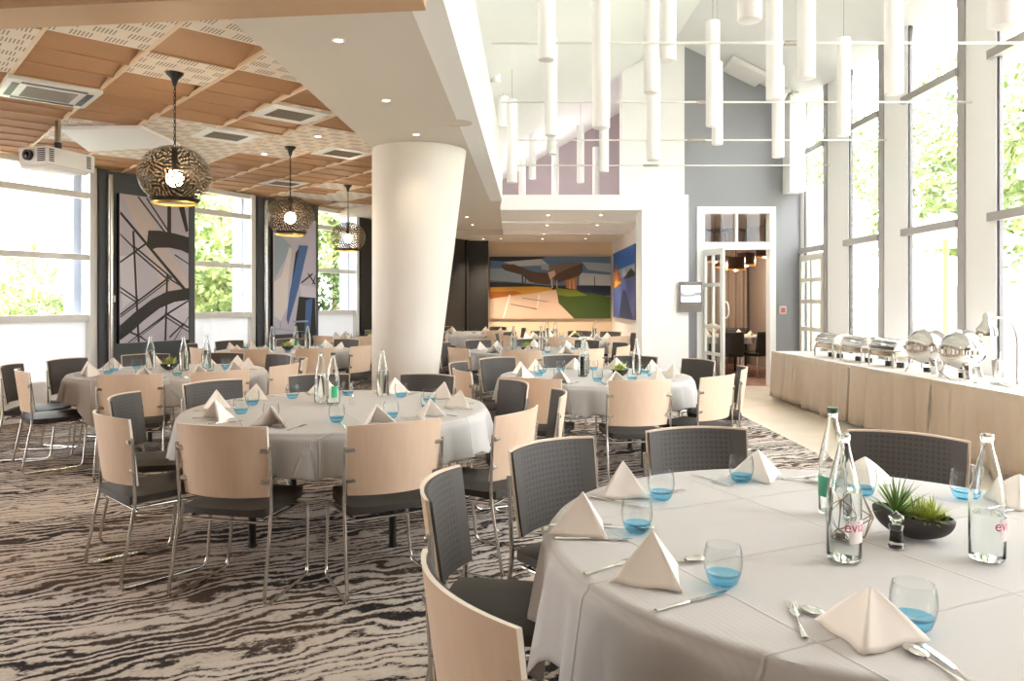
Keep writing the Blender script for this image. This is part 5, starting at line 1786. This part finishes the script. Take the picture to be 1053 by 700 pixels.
for a, w_ in ((226, 'nearest the open leaf'), (262, 'nearest, middle in the doorway'), (298, 'nearest, at the door edge'), (120, 'far side, left'), (60, 'far side, right')):
    BC.put('black leather chair at the table behind the doorway, ' + w_, (4.25 + 0.92 * math.cos(R(a)), 15.0 + 0.92 * math.sin(R(a)), 0), R(a + 90), None, 'black chairs behind the doorway')
fl = thing('flower_ball', 'pale round flower arrangement on the table behind the doorway', 'flowers', (4.02, 14.9, CL))
r_ = random.Random(8)
MB().lathe([(0, 0), (0.04, 0), (0.05, 0.05), (0, 0.05)], 16).build('vase', M_BLACK, fl, smooth=40)
fm = MB()
for k in range(60):
    v = Vector((r_.gauss(0, 1), r_.gauss(0, 1), r_.gauss(0, 1))).normalized() * 0.085
    fm.ellipsoid((v.x, v.y, 0.14 + v.z), 0.03, 0.03, 0.026, 8, 6)
fm.build('blossom', mat('pale_blossom', rgb(232, 210, 186), 0.7), fl, smooth=60)
for k in range(5):
    a = R(40 + 72 * k)
    NAPS[0].put('folded napkin on the table behind the doorway', on(4.25 + 0.55 * math.cos(a), 15.0 + 0.55 * math.sin(a)), a + R(90), 0.9, 'napkins behind the doorway')
M_COPPER = mat('copper_shade', rgb(70, 52, 46), 0.35, 0.7)
def copper():
    e = thing('copper_pendant', 'x', 'pendant lamp')
    MB().lathe([(0.015, 0.26), (0.17, 0.255), (0.175, 0.25), (0.175, 0.0), (0.17, 0.0), (0.168, 0.245), (0.015, 0.25)], 28).build('shade', M_COPPER, e, smooth=40)
    MB().lathe([(0.1765, 0), (0.1765, 0.03), (0.1775, 0.03), (0.1775, 0)], 28, close=True).build('gold_ring', mat('gold_glow', rgb(236, 170, 70), 0.3, 0.6), e, smooth=40)
    MB().ellipsoid((0, 0, 0.04), 0.05, 0.05, 0.055, 14, 8).build('bulb', M_BULB, e, smooth=80)
    MB().cyl((0, 0, 0), 0.006, 0.25, 1.0, 8).build('cord', M_BLACK, e)
    return e
CK = Kind(copper())
for (x, y, z), w_ in zip(((3.98, 14.6, 2.20), (4.30, 14.3, 2.03), (4.66, 14.8, 2.14), (5.10, 15.0, 2.32), (4.35, 15.4, 2.12)), ('leftmost', 'lowest, in front', 'brightest, right of centre', 'highest, at the door edge', 'rearmost')):
    o = CK.put('dark copper drum pendant behind the doorway, ' + w_, (x, y, z), 0, None, 'copper pendants')
    for ch in o.children:
        if ch.name.startswith('cord'):
            ch.scale = (1, 1, (3.1 - z) / 1.0)
    lamp('copper_light', 'POINT', (x, y, z - 0.06), 6.0, (1.0, 0.80, 0.58), shadow_soft_size=0.05)

# ------------------------------------------------------------------ outside the windows
def leaf_cloud(mb, c, rx, ry, rz, n, size, rnd):
    for _ in range(n):
        v = Vector((rnd.gauss(0, 1), rnd.gauss(0, 1), rnd.gauss(0, 1))).normalized() * rnd.uniform(0.55, 1.0) ** 0.5
        lump = 1 + 0.22 * math.sin(v.x * 5 + c[0]) * math.cos(v.z * 6 + c[1])
        p = Vector((c[0] + v.x * rx * lump, c[1] + v.y * ry * lump, c[2] + v.z * rz * lump))
        a = Vector((rnd.gauss(0, 1), rnd.gauss(0, 1), rnd.gauss(0, 1))).normalized()
        b = a.orthogonal().normalized()
        s = size * rnd.uniform(0.6, 1.3)
        mb.add([p - a * s, p + b * s * 0.5, p + a * s, p - b * s * 0.5], [(0, 1, 2, 3)])
def tree(x, y, h, r_, words, n=2200, size=0.09, m=None, seed=1, low=0.35, cat='tree', name='tree'):
    rnd = random.Random(seed)
    e = thing(name, words, cat, (x, y, -0.1), 0, 'trees outside the windows')
    MB().tube([(0, 0, 0), (0.03, 0.02, h * 0.3), (-0.02, 0.03, h * 0.75)], [0.05 * h ** 0.5, 0.04 * h ** 0.5, 0.015], 10).build('trunk', M_BARK, e, smooth=60)
    cr = MB()
    leaf_cloud(cr, (0, 0, h * (low + 1) / 2), r_, r_, h * (1 - low) / 2, n, size, rnd)
    for k in range(5):
        a = 2 * PI * k / 5
        leaf_cloud(cr, (0.6 * r_ * math.cos(a), 0.6 * r_ * math.sin(a), h * (low + 0.25 + 0.1 * (k % 3))), r_ * 0.6, r_ * 0.6, h * 0.17, n // 6, size, rnd)
    cr.build('crown', m or M_LEAF, e, auto=False)
tree(-9.4, 14.2, 2.6, 0.75, 'small bushy tree seen low through the first side window', 1800, 0.06, None, 1, 0.15)
tree(-8.3, 15.2, 2.2, 0.5, 'second small tree seen through the first side window', 1500, 0.06, None, 2, 0.1)
tree(-14.5, 17.0, 6.5, 1.8, 'larger tree whose crown tops the first side window', 2400, 0.13, None, 3, 0.5)
tree(-6.9, 17.6, 5.6, 1.5, 'leafy tree filling the second side window', 5200, 0.10, None, 4, 0.08)
tree(-9.8, 21.5, 6.0, 1.7, 'farther tree behind the second side window', 3000, 0.12, None, 5, 0.1)
tree(-5.4, 22.6, 6.5, 1.5, 'tall tree above the hedge in the third side window', 3200, 0.12, None, 6, 0.3)
tree(7.9, 9.9, 5.4, 1.15, 'leafy tree outside the middle window of the bright front', 4200, 0.09, None, 7, 0.35)
tree(8.8, 13.6, 6.5, 1.5, 'tall tree outside the windows behind the chafing dishes', 4200, 0.10, None, 8, 0.3)
tree(8.0, 18.5, 7.0, 1.4, 'slender tree outside the farthest window', 3000, 0.10, None, 9, 0.3)
tree(9.0, 6.6, 5.5, 1.2, 'leafy tree outside past the heat lamp', 4200, 0.10, None, 10, 0.3)
tree(13.2, 10.8, 7.5, 2.1, 'large tree behind the patio umbrella', 3600, 0.14, None, 11, 0.3)
hd = MB()
leaf_cloud(hd, (0, 0, 1.2), 1.7, 0.45, 1.3, 6000, 0.07, random.Random(12))
h_ = hd.build('hedge', M_LEAFDARK, auto=False, loc=(-4.75, 20.2, 0))
tag(h_, 'clipped dark green hedge outside the third side window', 'hedge')
bd = thing('building', 'pale neighbouring building outside the first side window', 'building', (-22, 22, -0.1))
MB().box((-6, 0, 0), (9, 6, 5.2)).box((-6.2, -0.3, 5.2), (9.2, 6, 5.5)).build('wall', M_WHITE, bd)
for k in range(6):
    for z in (0.9, 3.1):
        MB().box((-5 + 2.3 * k, -0.04, z), (-3.6 + 2.3 * k, 0.02, z + 1.2)).build('window', mat('green_glass_pane', rgb(170, 190, 186), 0.2) if 'green_glass_pane' not in MATS else MATS['green_glass_pane'], bd)
bd = thing('building', 'white louvred building outside the far bright windows', 'building', (5.64, 12.9, -0.1))
MB().box((0, 0, 0), (0.5, 4.4, 3.3)).build('wall', M_WHITE, bd)
sl = MB()
for k in range(22):
    sl.box((-0.02, -0.06, 0.1 + 0.145 * k), (0.56, 0.0, 0.2 + 0.145 * k))
    sl.box((0.5, 0.0, 0.1 + 0.145 * k), (0.56, 4.4, 0.2 + 0.145 * k))
sl.build('louvre_slat', M_PLASTIC, bd)
um = thing('patio_umbrella', 'white patio umbrella with yellow pole outside the windows', 'umbrella', (5.95, 10.2, -0.05))
MB().cyl((0, 0, 0), 0.035, 0.05, 2.75, 14).build('pole', mat('yellow_pole', rgb(226, 190, 110), 0.5), um, smooth=50)
MB().lathe([(0, 0), (0.25, 0), (0.25, 0.05), (0.04, 0.08), (0, 0.08)], 24).build('base', M_STEEL, um, smooth=40)
cn = MB()
cn.grid(lambda u, v: Vector((1.0 * (1 - v) * math.cos(2 * PI * u) * (1 - 0.05 * abs(math.sin(4 * 2 * PI * u / 2))), 1.0 * (1 - v) * math.sin(2 * PI * u) * (1 - 0.05 * abs(math.sin(4 * 2 * PI * u / 2))), 2.28 + 0.45 * v)), 32, 5, wrap_u=True)
o = cn.build('canopy', M_WHITE, um, smooth=60, auto=False)
so_ = o.modifiers.new('thickness', 'SOLIDIFY')
so_.thickness = 0.01
fe = thing('fence', 'pale vertical board fence across the terrace', 'fence', (7.3, 5.0, -0.05))
bo = MB()
for k in range(64):
    bo.box((0, k * 0.16, 0.08), (0.025, k * 0.16 + 0.13, 1.75))
bo.build('board', mat('pale_boards', rgb(214, 212, 208), 0.7), fe)
for k in range(6):
    MB().box((0.03, k * 2.0, 0), (0.1, k * 2.0 + 0.07, 1.7)).build('post', M_GFRAME, fe)
# slim blue-grey columns standing just outside the oblique wall
M_FIN = mat('blue_grey_fin', rgb(196, 204, 226), 0.6)
for n, d in enumerate((9.84, 12.42, 14.90)):
    p = wall_pt(d)
    o = MB().box((-0.20, 0.22, -0.1), (0.10, 0.42, 4.2)).build('column_outside', M_FIN, loc=p, rotz=ANG)
    struct(o, 'blue-grey column standing just outside a side window', 'column')
